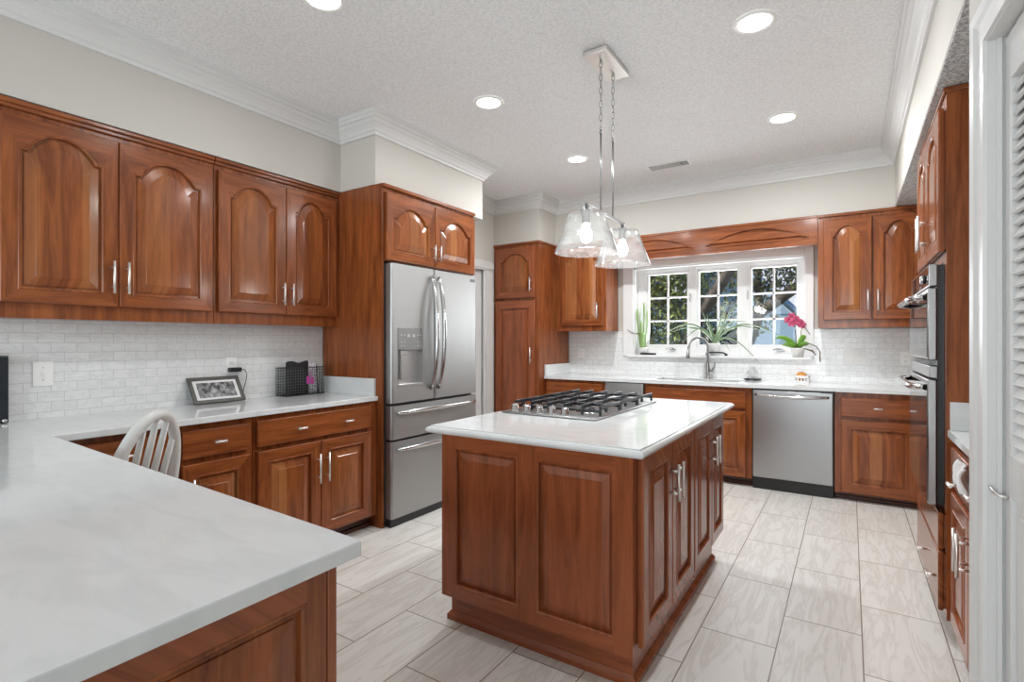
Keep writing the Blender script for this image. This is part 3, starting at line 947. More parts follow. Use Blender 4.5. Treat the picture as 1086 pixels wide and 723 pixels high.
# ------------------------------------------------------------------ L-shaped worktop with peninsula
wt = thing('worktop', 'white L-shaped quartz worktop of left wall and foreground peninsula', 'countertop', (-2.0, 0.5, ZB + 0.001))
pts = [(-3.274, 2.453), (-2.6813, 2.453), (-2.640, 0.727), (-0.769, 0.664), (-0.752, -0.36), (-3.274, -0.36)]
s = MB(); s.prism([(x + 2.0, y - 0.5) for x, y in pts], 0.0, ZC - ZB - 0.001)
o = s.build('slab', M['quartz'], wt)
bv = o.modifiers.new('b', 'BEVEL'); bv.width = 0.004; bv.segments = 2; bv.limit_method = 'ANGLE'
s = MB(); s.box(-3.274 + 2, -2.705 + 2, 2.434 - 0.5, 2.4545 - 0.5, ZC - ZB - 0.001, 1.012 - ZB, 0.002)
s.build('side_splash', M['quartz'], wt)

# peninsula body
pn = thing('peninsula', 'cherry peninsula base with raised end panel in the left foreground', 'cabinet', (-0.795, 0.612, 0))
p = MB(); p.box(-1.84, 0.0, -0.90, 0.0, 0.09, ZB)
p.build('carcass', M['rich'], pn)
p = MB(); p.box(-1.84, -0.06, -0.90, -0.05, 0.001, 0.09)
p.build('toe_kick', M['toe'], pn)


def end_panel_local(mb, w, z0, z1, openings, t=0.018, slots=(0, 1, 2), **kw):
    """frame of stiles and rails with raised panels; local x 0..w, face at y=-t"""
    xs = [0.0] + [v for (a, c, _, _) in openings for v in (a, c)] + [w]
    zz0, zz1 = openings[0][2], openings[0][3]
    for a, c in zip(xs[0::2], xs[1::2]):
        mb.box(a, c, -t, 0, z0, z1, 0.0, slot=slots[0])
    for (a, c, b0, b1) in openings:
        mb.box(a, c, -t, 0, z0, b0, 0.0, slot=slots[1]); mb.box(a, c, -t, 0, b1, z1, 0.0, slot=slots[1])
        raised_panel(mb, (a, c, b0, b1), 0, -t, slots=slots, **kw)


ep = MB()
end_panel_local(ep, 0.875, 0.09, ZB, [(0.060, 0.420, 0.17, 0.821), (0.470, 0.836, 0.17, 0.821)], t=0.016, raise_w=0.034, deep=0.010)
# turn the panel to face +X: local x -> -y offset (right end next to the corner post)
for v in ep.bm.verts:
    x, y, z = v.co
    v.co = (-y, x - 0.895, z)
ep.build('end_panel', [M['wood'], M['rich_h'], M['wood']], pn)
cp = MB(); cp.box(0.0, 0.019, -0.018, 0.0, 0.09, ZB, 0.002)
cp.build('corner_post', M['rich'], pn)

# ------------------------------------------------------------------ refrigerator with its cabinet surround
XF = -2.650
fc = thing('refrigerator_surround', 'cherry surround over the refrigerator with side panel and two arched doors', 'cabinet', (XF, 2.457, 0), R90)
s = MB(); s.box(0.0, 0.018, 0.0, 0.62, 0.001, ZT - 0.001)
s.build('side_panel', M['wood'], fc)
s = MB(); s.box(0.019, 1.016, 0.0, 0.62, 1.815, ZT - 0.001)
s.build('carcass', M['wood'], fc)
s = MB(); s.box(0.0, 1.018, -0.022, 0.0, ZT - 0.026, ZT - 0.001, 0.005)
s.build('top_moulding', M['wood_h'], fc)
add_door(fc, 0.024, 0.508, 1.822, 2.282, 0.085, (0.478, 1.865, 1.985), stile=0.058, top=0.070)
add_door(fc, 0.511, 1.006, 1.822, 2.282, 0.085, (0.541, 1.865, 1.985), stile=0.058, top=0.070)

fr = thing('refrigerator', 'stainless french-door refrigerator with ice dispenser and two freezer drawers', 'refrigerator', (XF, 2.484, 0), R90)
FW = 0.945
s = MB(); s.box(0.0, FW, 0.0, 0.60, 0.03, 1.795, 0.004)
s.build('body', M['dark_metal'], fr)
s = MB(); s.box(0.01, FW - 0.01, -0.045, 0.0, 0.001, 0.055)
s.build('toe_grille', M['black'], fr)
s = MB(); s.box(0.004, FW - 0.004, -0.012, 0.0, 0.055, 1.790)
s.build('door_gasket', M['black'], fr)
YD = -0.066      # door face


def rounded_slab(mb, x0, x1, z0, z1, holes=None, slot=0):
    """appliance door: front at YD, gently rounded upright edges"""
    r = 0.014
    if holes is None:
        xs = [(x0, -0.012), (x0, YD + r), (x0 + r * 0.3, YD + r * 0.3), (x0 + r, YD), (x1 - r, YD), (x1 - r * 0.3, YD + r * 0.3), (x1, YD + r), (x1, -0.012)]
        mb.prism(xs, z0, z1, slot)
    return mb


mid = 0.4275
# left door with the dispenser recess
dx0, dx1, dz0, dz1 = 0.052, 0.302, 0.950, 1.360
ld = MB()
r_ = 0.014
ld.prism([(0.0, -0.012), (0.0, YD + r_), (r_ * 0.3, YD + r_ * 0.3), (r_, YD), (dx0, YD), (dx0, -0.012)], 0.845, 1.797)
ld.prism([(dx1, -0.012), (dx1, YD), (mid - r_, YD), (mid - r_ * 0.3, YD + r_ * 0.3), (mid - 0.0045, YD + r_), (mid - 0.0045, -0.012)], 0.845, 1.797)
ld.box(dx0, dx1, YD, -0.012, 0.845, dz0); ld.box(dx0, dx1, YD, -0.012, dz1, 1.797)
ldo = ld.build('door', M['steel_v'], fr)
ldo['label'] = 'left stainless refrigerator door with ice and water dispenser'
dsp = MB()
dsp.box(dx0, dx1, -0.018, -0.012, dz0, dz1)
for a, c, e, g in ((dx0, dx0 + 0.004, dz0, dz1), (dx1 - 0.004, dx1, dz0, dz1)): dsp.box(a, c, YD - 0.001, -0.014, e, g)
dspo = dsp.build('dispenser', M['steel'], ldo)
t_ = MB(); t_.box(dx0 + 0.002, dx1 - 0.002, YD - 0.004, -0.014, 1.205, dz1 - 0.002, 0.003)
pc = t_.build('control_panel', plain('dispenser_panel', (0.30, 0.30, 0.30), 0.35, 0.6, noise=0.2, nscale=60), dspo)
t_ = MB()
for q, xx in enumerate((0.085, 0.115, 0.155, 0.205, 0.245, 0.275)):
    for zz in ((1.235, 1.262, 1.31) if q not in (2, 3) else (1.300,)):
        t_ = MB()
        t_.box(xx - (0.006 if q not in (2, 3) else 0.012), xx + (0.006 if q not in (2, 3) else 0.012), YD - 0.006, YD - 0.003, zz - 0.004, zz + (0.004 if q not in (2, 3) else 0.016), 0.001)
        t_.build('button', M['pale'], dspo)
t_ = MB(); t_.box(dx0 + 0.06, dx0 + 0.105, -0.040, -0.018, 1.00, 1.19, 0.006); t_.box(dx0 + 0.05, dx0 + 0.115, -0.046, -0.018, 1.17, 1.205, 0.004)
t_.build('paddle', M['steel'], dspo)
t_ = MB(); t_.box(dx0 + 0.004, dx1 - 0.004, YD - 0.002, -0.018, dz0, dz0 + 0.022, 0.004)
t_.build('drip_tray', M['steel'], dspo)
rd = MB(); rounded_slab(rd, mid + 0.0045, FW, 0.845, 1.797)
rdo = rd.build('door', M['steel_v'], fr)
t_ = MB(); t_.box(FW - 0.085, FW - 0.025, YD - 0.003, YD, 1.748, 1.772, 0.001)
t_.build('badge', plain('dark_badge', (0.16, 0.17, 0.19), 0.3, 0.5), rdo)


def bow(x, z0, z1, y, depth=0.060, lean=0.0):
    n = 22; pts = []; rr = []
    for i in range(n + 1):
        t = i / n
        pts.append((x + lean * math.sin(PI * t), y - 0.006 - depth * math.sin(PI * t) ** 0.7, z0 + (z1 - z0) * t))
        rr.append(0.011 + 0.006 * math.sin(PI * t))
    mb = MB(); mb.tube(pts, rr, 12); return mb


bow(mid - 0.040, 0.915, 1.745, YD).build('handle', M['chrome'], ldo)
bow(mid + 0.040, 0.915, 1.745, YD).build('handle', M['chrome'], rdo)
for (z0, z1, hz) in ((0.598, 0.826, 0.778), (0.062, 0.583, 0.528)):
    dr = MB(); rounded_slab(dr, 0.0, FW, z0, z1)
    dro = dr.build('freezer_drawer', M['steel_v'], fr)
    n = 22; pts = []; rr = []
    for i in range(n + 1):
        t = i / n
        pts.append((0.045 + (FW - 0.08) * t, YD - 0.006 - 0.050 * math.sin(PI * t) ** 0.5, hz + 0.008 * math.sin(PI * t)))
        rr.append(0.012 + 0.007 * math.sin(PI * t))
    h = MB(); h.tube(pts, rr, 12); h.build('handle', M['chrome'], dro)

# ------------------------------------------------------------------ tall pantry cabinet
pt = thing('pantry_cabinet', 'tall cherry pantry cabinet in the back left corner', 'cabinet', (-3.345, 4.7705, 0), 0)
W = 0.58
s = MB(); s.box(0.0, W, 0.0, 0.69, 0.09, ZT - 0.001)
s.build('carcass', M['wood'], pt)
s = MB(); s.box(0.0, W, 0.07, 0.69, 0.001, 0.09); s.build('toe_kick', M['toe'], pt)
s = MB(); s.box(-0.0, W + 0.012, -0.020, 0.0, ZT - 0.026, ZT - 0.001, 0.005); s.box(W, W + 0.014, -0.02, 0.36, ZT - 0.026, ZT - 0.001, 0.004)
s.build('top_moulding', M['wood_h'], pt)
add_door(pt, 0.030, W - 0.045, 1.735, 2.278, 0.085, (W - 0.085, 1.80, 1.945), stile=0.062, top=0.055, mats=('rich', 'rich_h', 'panel'))
add_door(pt, 0.030, W - 0.045, 0.110, 1.705, 0, (W - 0.080, 1.03, 1.20), stile=0.065, top=0.075, mats=('rich', 'rich_h', 'rich'))

# ------------------------------------------------------------------ back wall: upper cabinets and window valance
YU = 5.1356
uc = thing('wall_cabinet', 'single-door cherry wall cabinet between pantry and window', 'cabinet', (-2.7615, YU, 1.376), 0, 'cherry wall cabinets on the back wall')
W = 0.6055
s = MB(); s.box(0.0, W, 0.0, 0.332, 0, ZT - 1.377); s.build('carcass', M['wood'], uc)
s = MB(); s.box(0.0, W, -0.018, 0.0, ZT - 1.377 - 0.024, ZT - 1.377, 0.004); s.build('top_moulding', M['wood_h'], uc)
add_door(uc, 0.070, W - 0.030, 0.058, 0.905, 0.085, (W - 0.085, 0.130, 0.300), stile=0.062)
ur = thing('wall_cabinet', 'two-door cherry wall cabinet right of the window', 'cabinet', (-0.228, YU, 1.380), 0, 'cherry wall cabinets on the back wall')
W = 1.18
s = MB(); s.box(0.0, W, 0.0, 0.332, 0, ZT - 1.381); s.build('carcass', M['wood'], ur)
s = MB(); s.box(0.0, W, -0.018, 0.0, ZT - 1.381 - 0.024, ZT - 1.381, 0.004); s.build('top_moulding', M['wood_h'], ur)
add_door(ur, 0.040, 0.378, 0.064, 0.905, 0.085, (0.352, 0.137, 0.306), stile=0.060)
add_door(ur, 0.388, 0.726, 0.064, 0.905, 0.085, (0.418, 0.137, 0.306), stile=0.060)
va = thing('window_valance', 'cherry valance board with two long arched panels above the window', 'valance', (-2.154, YU, 2.092), 0)
W = 1.924
s = MB()
z0, z1 = 0.0, ZT - 2.093
ops = [(0.055, 0.900), (1.005, 1.860)]
raised_panel(s, (ops[0][0], ops[0][1], 0.050, 0.195), 0.115, -0.026, outer=(0.0, 0.9525, z0, z1), slots=(1, 1, 1), deep=0.018, raise_w=0.004, low=True, kk=1.9, bead=3.0)
raised_panel(s, (ops[1][0], ops[1][1], 0.050, 0.195), 0.115, -0.026, outer=(0.9525, W, z0, z1), slots=(1, 1, 1), deep=0.018, raise_w=0.004, low=True, kk=1.9, bead=3.0)
s.box(0.0, W, -0.004, 0.016, z0, z1, 0.0, slot=1)
s.quad([(0, -0.026, z0), (W, -0.026, z0), (W, -0.004, z0), (0, -0.004, z0)], 1)
s.build('board', [M['wood'], M['wood_h'], M['panel']], va)
s = MB(); s.box(0.0, W, -0.034, -0.026, z1 - 0.022, z1, 0.003); s.build('top_moulding', M['wood_h'], va)

# ------------------------------------------------------------------ back wall: base cabinets, compactor, dishwasher
YBF = 4.905
base_cabinet('base_cabinet', 'cherry base cabinet beside the tall pantry, left of the steel compactor', (-2.762, YBF, 0), 0, 0.690, 0.55,
             [dict(x0=0.02, x1=0.335, z0=0.105, z1=0.668, pull=(0.30, 0.46, 0.60)), dict(x0=0.345, x1=0.660, z0=0.105, z1=0.668, pull=(0.38, 0.46, 0.60))],
             [dict(x0=0.02, x1=0.660, z0=0.695, z1=0.832)], group='cherry base cabinets along the back wall')
tcx = thing('trash_compactor', 'slim stainless trash compactor in the back run left of the sink', 'appliance', (-2.066, YBF, 0))
s = MB(); s.box(0, 0.40, 0.0, 0.55, 0.09, ZB - 0.004); s.build('body', M['dark_metal'], tcx)
s = MB(); s.box(0.004, 0.396, -0.022, 0.0, 0.10, 0.70, 0.004); s.build('door', M['steel_v'], tcx)
s = MB(); s.box(0.004, 0.396, -0.026, 0.0, 0.706, ZB - 0.008, 0.004); s.build('control_panel', M['steel'], tcx)
s = MB(); s.box(0.01, 0.39, 0.05, 0.5, 0.001, 0.09); s.build('toe_kick', M['black'], tcx)
base_cabinet('base_cabinet', 'cherry sink base cabinet with false drawer front below the faucet', (-1.664, YBF, 0), 0, 0.954, 0.55,
             [dict(x0=0.03, x1=0.470, z0=0.080, z1=0.655, pull=(0.435, 0.44, 0.58)), dict(x0=0.480, x1=0.905, z0=0.080, z1=0.655, pull=(0.515, 0.44, 0.58))],
             [dict(x0=0.03, x1=0.905, z0=0.682, z1=0.828)], group='cherry base cabinets along the back wall', toe=0.075, hide_toe=True)
dwx = thing('dishwasher', 'stainless dishwasher with bowed handle and black toe plate', 'dishwasher', (-0.708, YBF, 0))
s = MB(); s.box(0.003, 0.600, 0.0, 0.55, 0.09, ZB - 0.006); s.build('body', M['black'], dwx)
s = MB(); s.box(0.008, 0.595, -0.034, 0.0, 0.105, ZB - 0.014, 0.006, seg=3); dwd = s.build('door', M['steel_dw'], dwx)
pts = []; rr = []
for i in range(23):
    t = i / 22
    pts.append((0.030 + 0.535 * t, -0.038 - 0.040 * math.sin(PI * t) ** 0.5, 0.812 - 0.006 * math.sin(PI * t))); rr.append(0.011 + 0.006 * math.sin(PI * t))
s = MB(); s.tube(pts, rr, 12); s.build('handle', M['chrome'], dwd)
s = MB(); s.box(0.004, 0.598, -0.004, 0.10, 0.001, 0.098, 0.003); s.build('toe_plate', M['black'], dwx)
base_cabinet('base_cabinet', 'cherry base cabinet with single drawer right of the dishwasher', (-0.103, YBF, 0), 0, 0.640, 0.55,
             [dict(x0=0.045, x1=0.525, z0=0.075, z1=0.645)],
             [dict(x0=0.045, x1=0.525, z0=0.672, z1=0.820, knobs=(0.285,))], group='cherry base cabinets along the back wall', toe=0.06)
bc2 = base_cabinet('base_cabinet', 'plain cherry corner base cabinet behind the oven tower', (0.539, YBF, 0), 0, 0.43, 0.55, [], [], group='cherry base cabinets along the back wall')

# back worktop, with the sink cut-out
bw = thing('worktop', 'long white quartz worktop under the kitchen window', 'countertop', (-1.0, 5.1, ZB + 0.001))
yf_, yb_ = 4.872 - 5.1, YB - 0.001 - 5.1
h_ = ZC - ZB - 0.001
sk = (-1.60 + 1.0, -0.845 + 1.0, 5.02 - 5.1, 5.335 - 5.1)
s = MB()
s.box(-2.760 + 1, sk[0], yf_, yb_, 0, h_); s.box(sk[1], XR - 0.01 + 1, yf_, yb_, 0, h_)
s.box(sk[0], sk[1], yf_, sk[2], 0, h_); s.box(sk[0], sk[1], sk[3], yb_, 0, h_)
s.build('slab', M['quartz'], bw)
s = MB(); s.box(-2.761 + 1, -2.741 + 1, yf_ + 0.008, yb_, h_, 1.012 - ZB, 0.002); s.build('side_splash', M['quartz'], bw)
s = MB()
a, c, e, g = sk[0] - 0.008, sk[1] + 0.008, sk[2] - 0.008, sk[3] + 0.008
for q in ((a, a + 0.004, e, g), (c - 0.004, c, e, g), (a, c, e, e + 0.004), (a, c, g - 0.004, g)): s.box(*q, -0.2, 0.0)
s.box(a, c, e, g, -0.204, -0.2)
sko = s.build('sink_basin', M['steel'], bw)
sko['label'] = 'undermount stainless steel sink basin'

# ------------------------------------------------------------------ island
il = thing('island', 'cherry kitchen island base with panelled end and four doors', 'island', (-1.515, 1.775, 0))
IW, ID = 0.877, 1.425
s = MB(); s.box(0.0, IW, 0.0, ID, 0.148, ZB)
s.build('carcass', M['rich'], il)
s = MB(); s.box(-0.012, IW - 0.03, 0.065, ID - 0.06, 0.024, 0.148)
s.build('plinth', M['rich_h'], il)
s = MB()
sw = [(-0.028, 0.050), (IW - 0.014, 0.050), (IW - 0.014, ID - 0.045), (-0.028, ID - 0.045)]
sm = [(-0.014, 0.063), (IW - 0.028, 0.063), (IW - 0.028, ID - 0.058), (-0.014, ID - 0.058)]
bm = s.bm
ra = [bm.verts.new((x, y, 0.001)) for x, y in sw]; rb = [bm.verts.new((x, y, 0.022)) for x, y in sw]; rc = [bm.verts.new((x, y, 0.040)) for x, y in sm]
for p_, q_ in ((ra, rb), (rb, rc)):
    for k in range(4): bm.faces.new((p_[k], p_[(k + 1) % 4], q_[(k + 1) % 4], q_[k]))
bm.faces.new(rc); bm.faces.new(list(reversed(ra)))
s.build('base_moulding', M['rich_h'], il)
s = MB()
end_panel_local(s, IW, 0.148, ZB, [(0.072, 0.396, 0.200, 0.805), (0.482, 0.808, 0.200, 0.805)], t=0.018, raise_w=0.018)
s.build('end_panel', [M['rich'], M['rich_h'], M['rich']], il)


def island_door(a, c, px):
    mb, ms = door_mesh(a, c, 0.175, 0.852, 0, stile=0.058, rail=0.058, mats=('rich', 'rich_h', 'rich'))
    h = bar_pull(px, 0.620, 0.768, -0.025, r=0.006)
    for m_ in (mb, h):
        for v in m_.bm.verts:
            x, y, z = v.co
            v.co = (IW - y, x, z)
    d = mb.build('door', ms, il)
    h.build('handle', M['nickel'], d)


# door seams along the right-hand side (measured from the front of the body)
for a, c, px in ((0.022, 0.382, 0.352), (0.386, 0.735, 0.418), (0.752, 1.108, 1.076), (1.112, 1.412, 1.145)):
    island_door(a, c, px)
it = MB()
# slab with an eased, two-step edge
x0, x1, y0, y1 = -1.575, -0.585, 1.715, 3.365
bm = it.bm
steps = [(0.010, ZB + 0.001), (0.000, ZB + 0.010), (0.000, ZB + 0.018), (0.006, ZB + 0.025), (0.016, ZB + 0.028), (0.018, ZC + 0.001)]
rings = [[bm.verts.new((x, y, z)) for x, y in ((x0 + d, y0 + d), (x1 - d, y0 + d), (x1 - d, y1 - d), (x0 + d, y1 - d))] for d, z in steps]
for p_, q_ in zip(rings, rings[1:]):
    for k in range(4): bm.faces.new((p_[k], p_[(k + 1) % 4], q_[(k + 1) % 4], q_[k]))
bm.faces.new(rings[-1]); bm.faces.new(list(reversed(rings[0])))
ito = it.build('worktop', M['quartz'])
tag(ito, 'white quartz worktop of the kitchen island with stepped edge', 'countertop')
ZI = ZC + 0.001

# ------------------------------------------------------------------ gas cooktop
ck = thing('gas_cooktop', 'stainless five-burner gas cooktop with black grates set in the island', 'cooktop', (-1.515, 2.225, ZI))
CW, CD = 0.530, 0.900     # x across, y along
s = MB(); s.box(0, CW, 0, CD, 0.0005, 0.011, 0.004)
s.build('steel_tray', M['steel_dw'], ck)
for i in range(5):
    x = 0.048 + i * 0.073
    y = 0.052
    s = MB(); s.lathe([(0.0, 0.043), (0.016, 0.043), (0.019, 0.040), (0.0205, 0.016), (0.023, 0.014), (0.024, 0.011), (0.0, 0.011)], 20, (x, y, 0))
    s.box(x - 0.003, x + 0.003, y - 0.019, y + 0.019, 0.040, 0.048, 0.002)
    s.build('control_knob', M['chrome'], ck)
for (x, y, r) in ((0.14, 0.22, 0.040), (0.39, 0.22, 0.034), (0.265, 0.49, 0.055), (0.14, 0.76, 0.034), (0.39, 0.76, 0.040)):
    s = MB(); s.lathe([(r + 0.014, 0.011), (r + 0.012, 0.017), (r, 0.019), (r, 0.024), (r - 0.004, 0.031), (0, 0.032)], 28, (x, y, 0))
    bo = s.build('burner', M['iron'], ck)
    s = MB(); s.lathe([(r + 0.030, 0.0112), (r + 0.026, 0.0135), (r + 0.013, 0.0135)], 28, (x, y, 0)); s.build('burner_ring', M['chrome'], bo)
for j in range(3):
    ya, yb2 = 0.105 + j * 0.262, 0.105 + (j + 1) * 0.262 - 0.006
    s = MB()
    za, zb2 = 0.040, 0.058
    for k, x in enumerate((0.020, 0.117, 0.214, 0.311, 0.408, 0.504)):
        s.box(x - 0.0055, x + 0.0055, ya, yb2, za, zb2, 0.003)
        for y in (ya + 0.006, yb2 - 0.006):      # the bar ends turn down to the tray
            s.box(x - 0.0055, x + 0.0055, y - 0.006, y + 0.006, 0.0115, za + 0.004, 0.002)
    for y in (ya + 0.006, yb2 - 0.006):
        s.box(0.020, 0.504, y - 0.005, y + 0.005, 0.026, 0.038, 0.003)
    for x in (0.020, 0.504):
        s.box(x - 0.006, x + 0.006, ya + 0.07, ya + 0.09, 0.020, za, 0.003)
    s.box(0.020, 0.504, (ya + yb2) / 2 - 0.005, (ya + yb2) / 2 + 0.005, za, zb2 - 0.004, 0.003)
    s.build('grate', M['iron'], ck)

# ------------------------------------------------------------------ right side: oven tower, double oven, near cabinet
XO = 0.342
ov = thing('oven_tower', 'tall cherry cabinet holding the double oven on the right wall', 'cabinet', (XO, 3.720, 0), -R90)
W = 0.888
s = MB(); D = 0.62
s.box(0.0, 0.060, 0.0, D, 0.09, ZT - 0.001); s.box(W - 0.060, W, 0.0, D, 0.09, ZT - 0.001)
s.box(0.060, W - 0.060, 0.0, D, 1.612, ZT - 0.001); s.box(0.060, W - 0.060, 0.0, D, 0.09, 0.548); s.box(0.06, W - 0.06, D - 0.02, D, 0.548, 1.612)
s.build('carcass', M['wood'], ov)
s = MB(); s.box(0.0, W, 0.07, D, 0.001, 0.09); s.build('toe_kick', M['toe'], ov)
s = MB(); s.box(0.0, W + 0.006, -0.012, 0.0, ZT - 0.022, ZT - 0.001, 0.004); s.box(W, W + 0.007, -0.012, D, ZT - 0.022, ZT - 0.001, 0.003); s.build('top_moulding', M['wood_h'], ov)
add_door(ov, 0.030, 0.440, 1.650, 2.262, 0.085, (0.405, 1.715, 1.885), stile=0.060)
add_door(ov, 0.445, 0.860, 1.650, 2.262, 0.085, (0.480, 1.715, 1.885), stile=0.060)
add_drawer(ov, 0.030, 0.858, 0.378, 0.530)
add_drawer(ov, 0.030, 0.858, 0.115, 0.365, knobs=(0.40, 0.75), zk=0.225)
on = thing('double_wall_oven', 'stainless double wall oven with black glass doors in the oven tower', 'oven', (XO - 0.001, 3.658, 0.550), -R90)
OW = 0.762
def oz(v): return v - 0.550
s = MB(); s.box(0.002, OW - 0.002, 0.002, 0.56, oz(0.552), oz(1.608)); s.build('body', M['dark_metal'], on)
s = MB(); s.box(-0.006, OW + 0.006, -0.050, -0.022, oz(1.508), oz(1.604), 0.004); cpn = s.build('control_panel', M['steel_dw'], on)
s = MB(); s.box(0.02, OW - 0.02, -0.0515, -0.049, oz(1.516), oz(1.598)); s.build('display', M['oven_glass'], cpn)
for xx in (0.60,):
    s = MB(); s.lathe([(0.0, -0.068), (0.017, -0.068), (0.020, -0.065), (0.021, -0.051), (0.0, -0.051)], 20, (xx, 0, oz(1.552)), axis='y'); s.build('knob', M['chrome'], cpn)
def oven_door(z0, z1, hz):
    s = MB(); s.box(-0.006, OW + 0.006, -0.056, -0.024, oz(z0), oz(z1), 0.005); d = s.build('oven_door', M['steel_dw'], on)
    s = MB(); s.box(0.004, OW - 0.004, -0.0585, -0.054, oz(z0 + 0.012), oz(z1 - 0.020)); s.build('door_glass', M['oven_glass'], d)
    s = MB()
    n = 16
    pts = [(0.03 + (OW - 0.06) * i / n, -0.060 - 0.050 * min(1, 3.0 * math.sin(PI * i / n)) , oz(hz)) for i in range(n + 1)]
    s.tube(pts, 0.014, 12); s.build('handle', M['chrome'], d)
oven_door(1.185, 1.500, 1.462)
oven_door(0.555, 1.100, 1.064)
s = MB(); s.box(-0.006, OW + 0.006, -0.050, -0.022, oz(1.108), oz(1.160), 0.003)
for q in range(3): s.box(0.05, OW - 0.05, -0.046, -0.022, oz(1.163 + q * 0.007), oz(1.166 + q * 0.007))
s.build('vent_strip', M['steel_dw'], on)
s = MB(); s.box(0.0, OW, -0.0225, 0.0, oz(0.558), oz(1.600)); s.build('front_frame', M['black'], on)

XN = 0.372
nb = thing('base_cabinet', 'cherry base cabinet between oven tower and closet door', 'cabinet', (XN, 2.830, 0), -R90)
W = 0.80
s = MB(); s.box(0.0, W, 0.0, 0.56, 0.09, ZB); s.build('carcass', M['rich'], nb)
s = MB(); s.box(0.0, W, 0.07, 0.56, 0.001, 0.09); s.build('toe_kick', M['toe'], nb)
add_door(nb, 0.060, 0.425, 0.110, 0.650, 0, (0.395, 0.440, 0.595), mats=('rich', 'rich_h', 'rich'))
add_door(nb, 0.430, 0.790, 0.110, 0.650, 0, (0.462, 0.440, 0.595), mats=('rich', 'rich_h', 'rich'))
add_drawer(nb, 0.060, 0.425, 0.680, 0.835, knobs=(0.24,), mats=('rich_h',), zk=0.715)
add_drawer(nb, 0.430, 0.790, 0.680, 0.835, knobs=(0.61,), mats=('rich_h',))
rw = thing('worktop', 'short white quartz worktop against the oven tower, cut by the closet casing', 'countertop', (0.6, 2.4, ZB + 0.001))
s = MB(); s.box(0.345 - 0.6, XR - 0.002 - 0.6, 2.03 - 2.4, 2.8295 - 2.4, 0, ZC - ZB - 0.001, 0.003); s.build('slab', M['quartz'], rw)
s = MB(); s.box(0.352 - 0.6, XR - 0.002 - 0.6, 2.812 - 2.4, 2.8295 - 2.4, ZC - ZB - 0.001, 1.012 - ZB, 0.002); s.build('side_splash', M['quartz'], rw)
# towel hung over the drawer front
tw = MB(); bm = tw.bm
nx, nz = 22, 16
grid = []
for i in range(nx + 1):
    row = []
    for j in range(nz + 1):
        t = i / nx; u = j / nz
        y = 2.30 + 0.17 * t + 0.01 * math.sin(u * 5)
        zz = 0.835 - 0.085 * u - 0.010 * math.sin(t * 7)
        bulge = 0.016 * math.sin(PI * u) + 0.010 * math.sin(t * 11 + u * 4) + 0.008 * math.sin(t * 23)
        row.append(bm.verts.new((XN - 0.042 - bulge * 0.6, y, zz)))
    grid.append(row)
for i in range(nx):
    for j in range(nz):
        f = bm.faces.new((grid[i][j], grid[i + 1][j], grid[i + 1][j + 1], grid[i][j + 1])); f.smooth = True
two = tw.build('dish_towel', M['fabric'])
sd = two.modifiers.new('s', 'SOLIDIFY'); sd.thickness = 0.008; sd.offset = 0
tag(two, 'crumpled white cloth hanging on the drawer beside the oven tower', 'towel')

# ------------------------------------------------------------------ ceiling fixtures
def downlight(x, y, label, power=CAN_W):
    t_ = thing('recessed_light', label, 'ceiling light', (x, y, ZCL), 0, 'recessed ceiling lights')
    s = MB(); s.lathe([(0.098, -0.001), (0.096, -0.006), (0.080, -0.009), (0.074, -0.004)], 36); s.build('trim_ring', M['white_plastic'], t_)
    s = MB(); s.lathe([(0.078, -0.004), (0.060, -0.0085), (0.0, -0.010)], 36); s.build('lens', M['can'], t_)
    l = lamp('can_lamp', 'AREA', (0, 0, -0.03), (0, 0, 0), power, (0.955, 0.98, 1.0), shape='DISK', size=0.14)
    l.parent = t_
    return t_


downlight(-1.985, 1.490, 'round recessed ceiling light cut by the top edge of the photo')
downlight(-1.955, 2.725, 'round recessed ceiling light nearest the refrigerator soffit', 5.0)
downlight(-0.386, 2.740, 'largest round recessed ceiling light, right of the pendant')
downlight(-0.389, 4.020, 'round recessed ceiling light nearest the oven tower and back wall', CAN_BACK_W)
downlight(-1.935, 3.980, 'small round recessed ceiling light left of the pendant rods', CAN_BACK_W)
vt = thing('ceiling_vent', 'white rectangular air vent in the ceiling near the window', 'vent', (-1.33, 4.56, ZCL))
s = MB(); s.box(-0.19, 0.19, -0.072, 0.072, -0.006, -0.001, 0.002); s.build('frame', M['white_plastic'], vt)
s = MB(); s.box(-0.165, 0.165, -0.052, 0.052, -0.0075, -0.006); s.build('duct_opening', M['almond'], vt)
s = MB()
for k in range(9):
    mt = Matrix.Translation((0, -0.046 + k * 0.0115, -0.009)) @ Matrix.Rotation(0.6, 4, 'X')
    s.box(-0.165, 0.105, -0.005, 0.005, -0.0008, 0.0008, mat=mt)
s.build('louvre_blades', M['white_plastic'], vt)

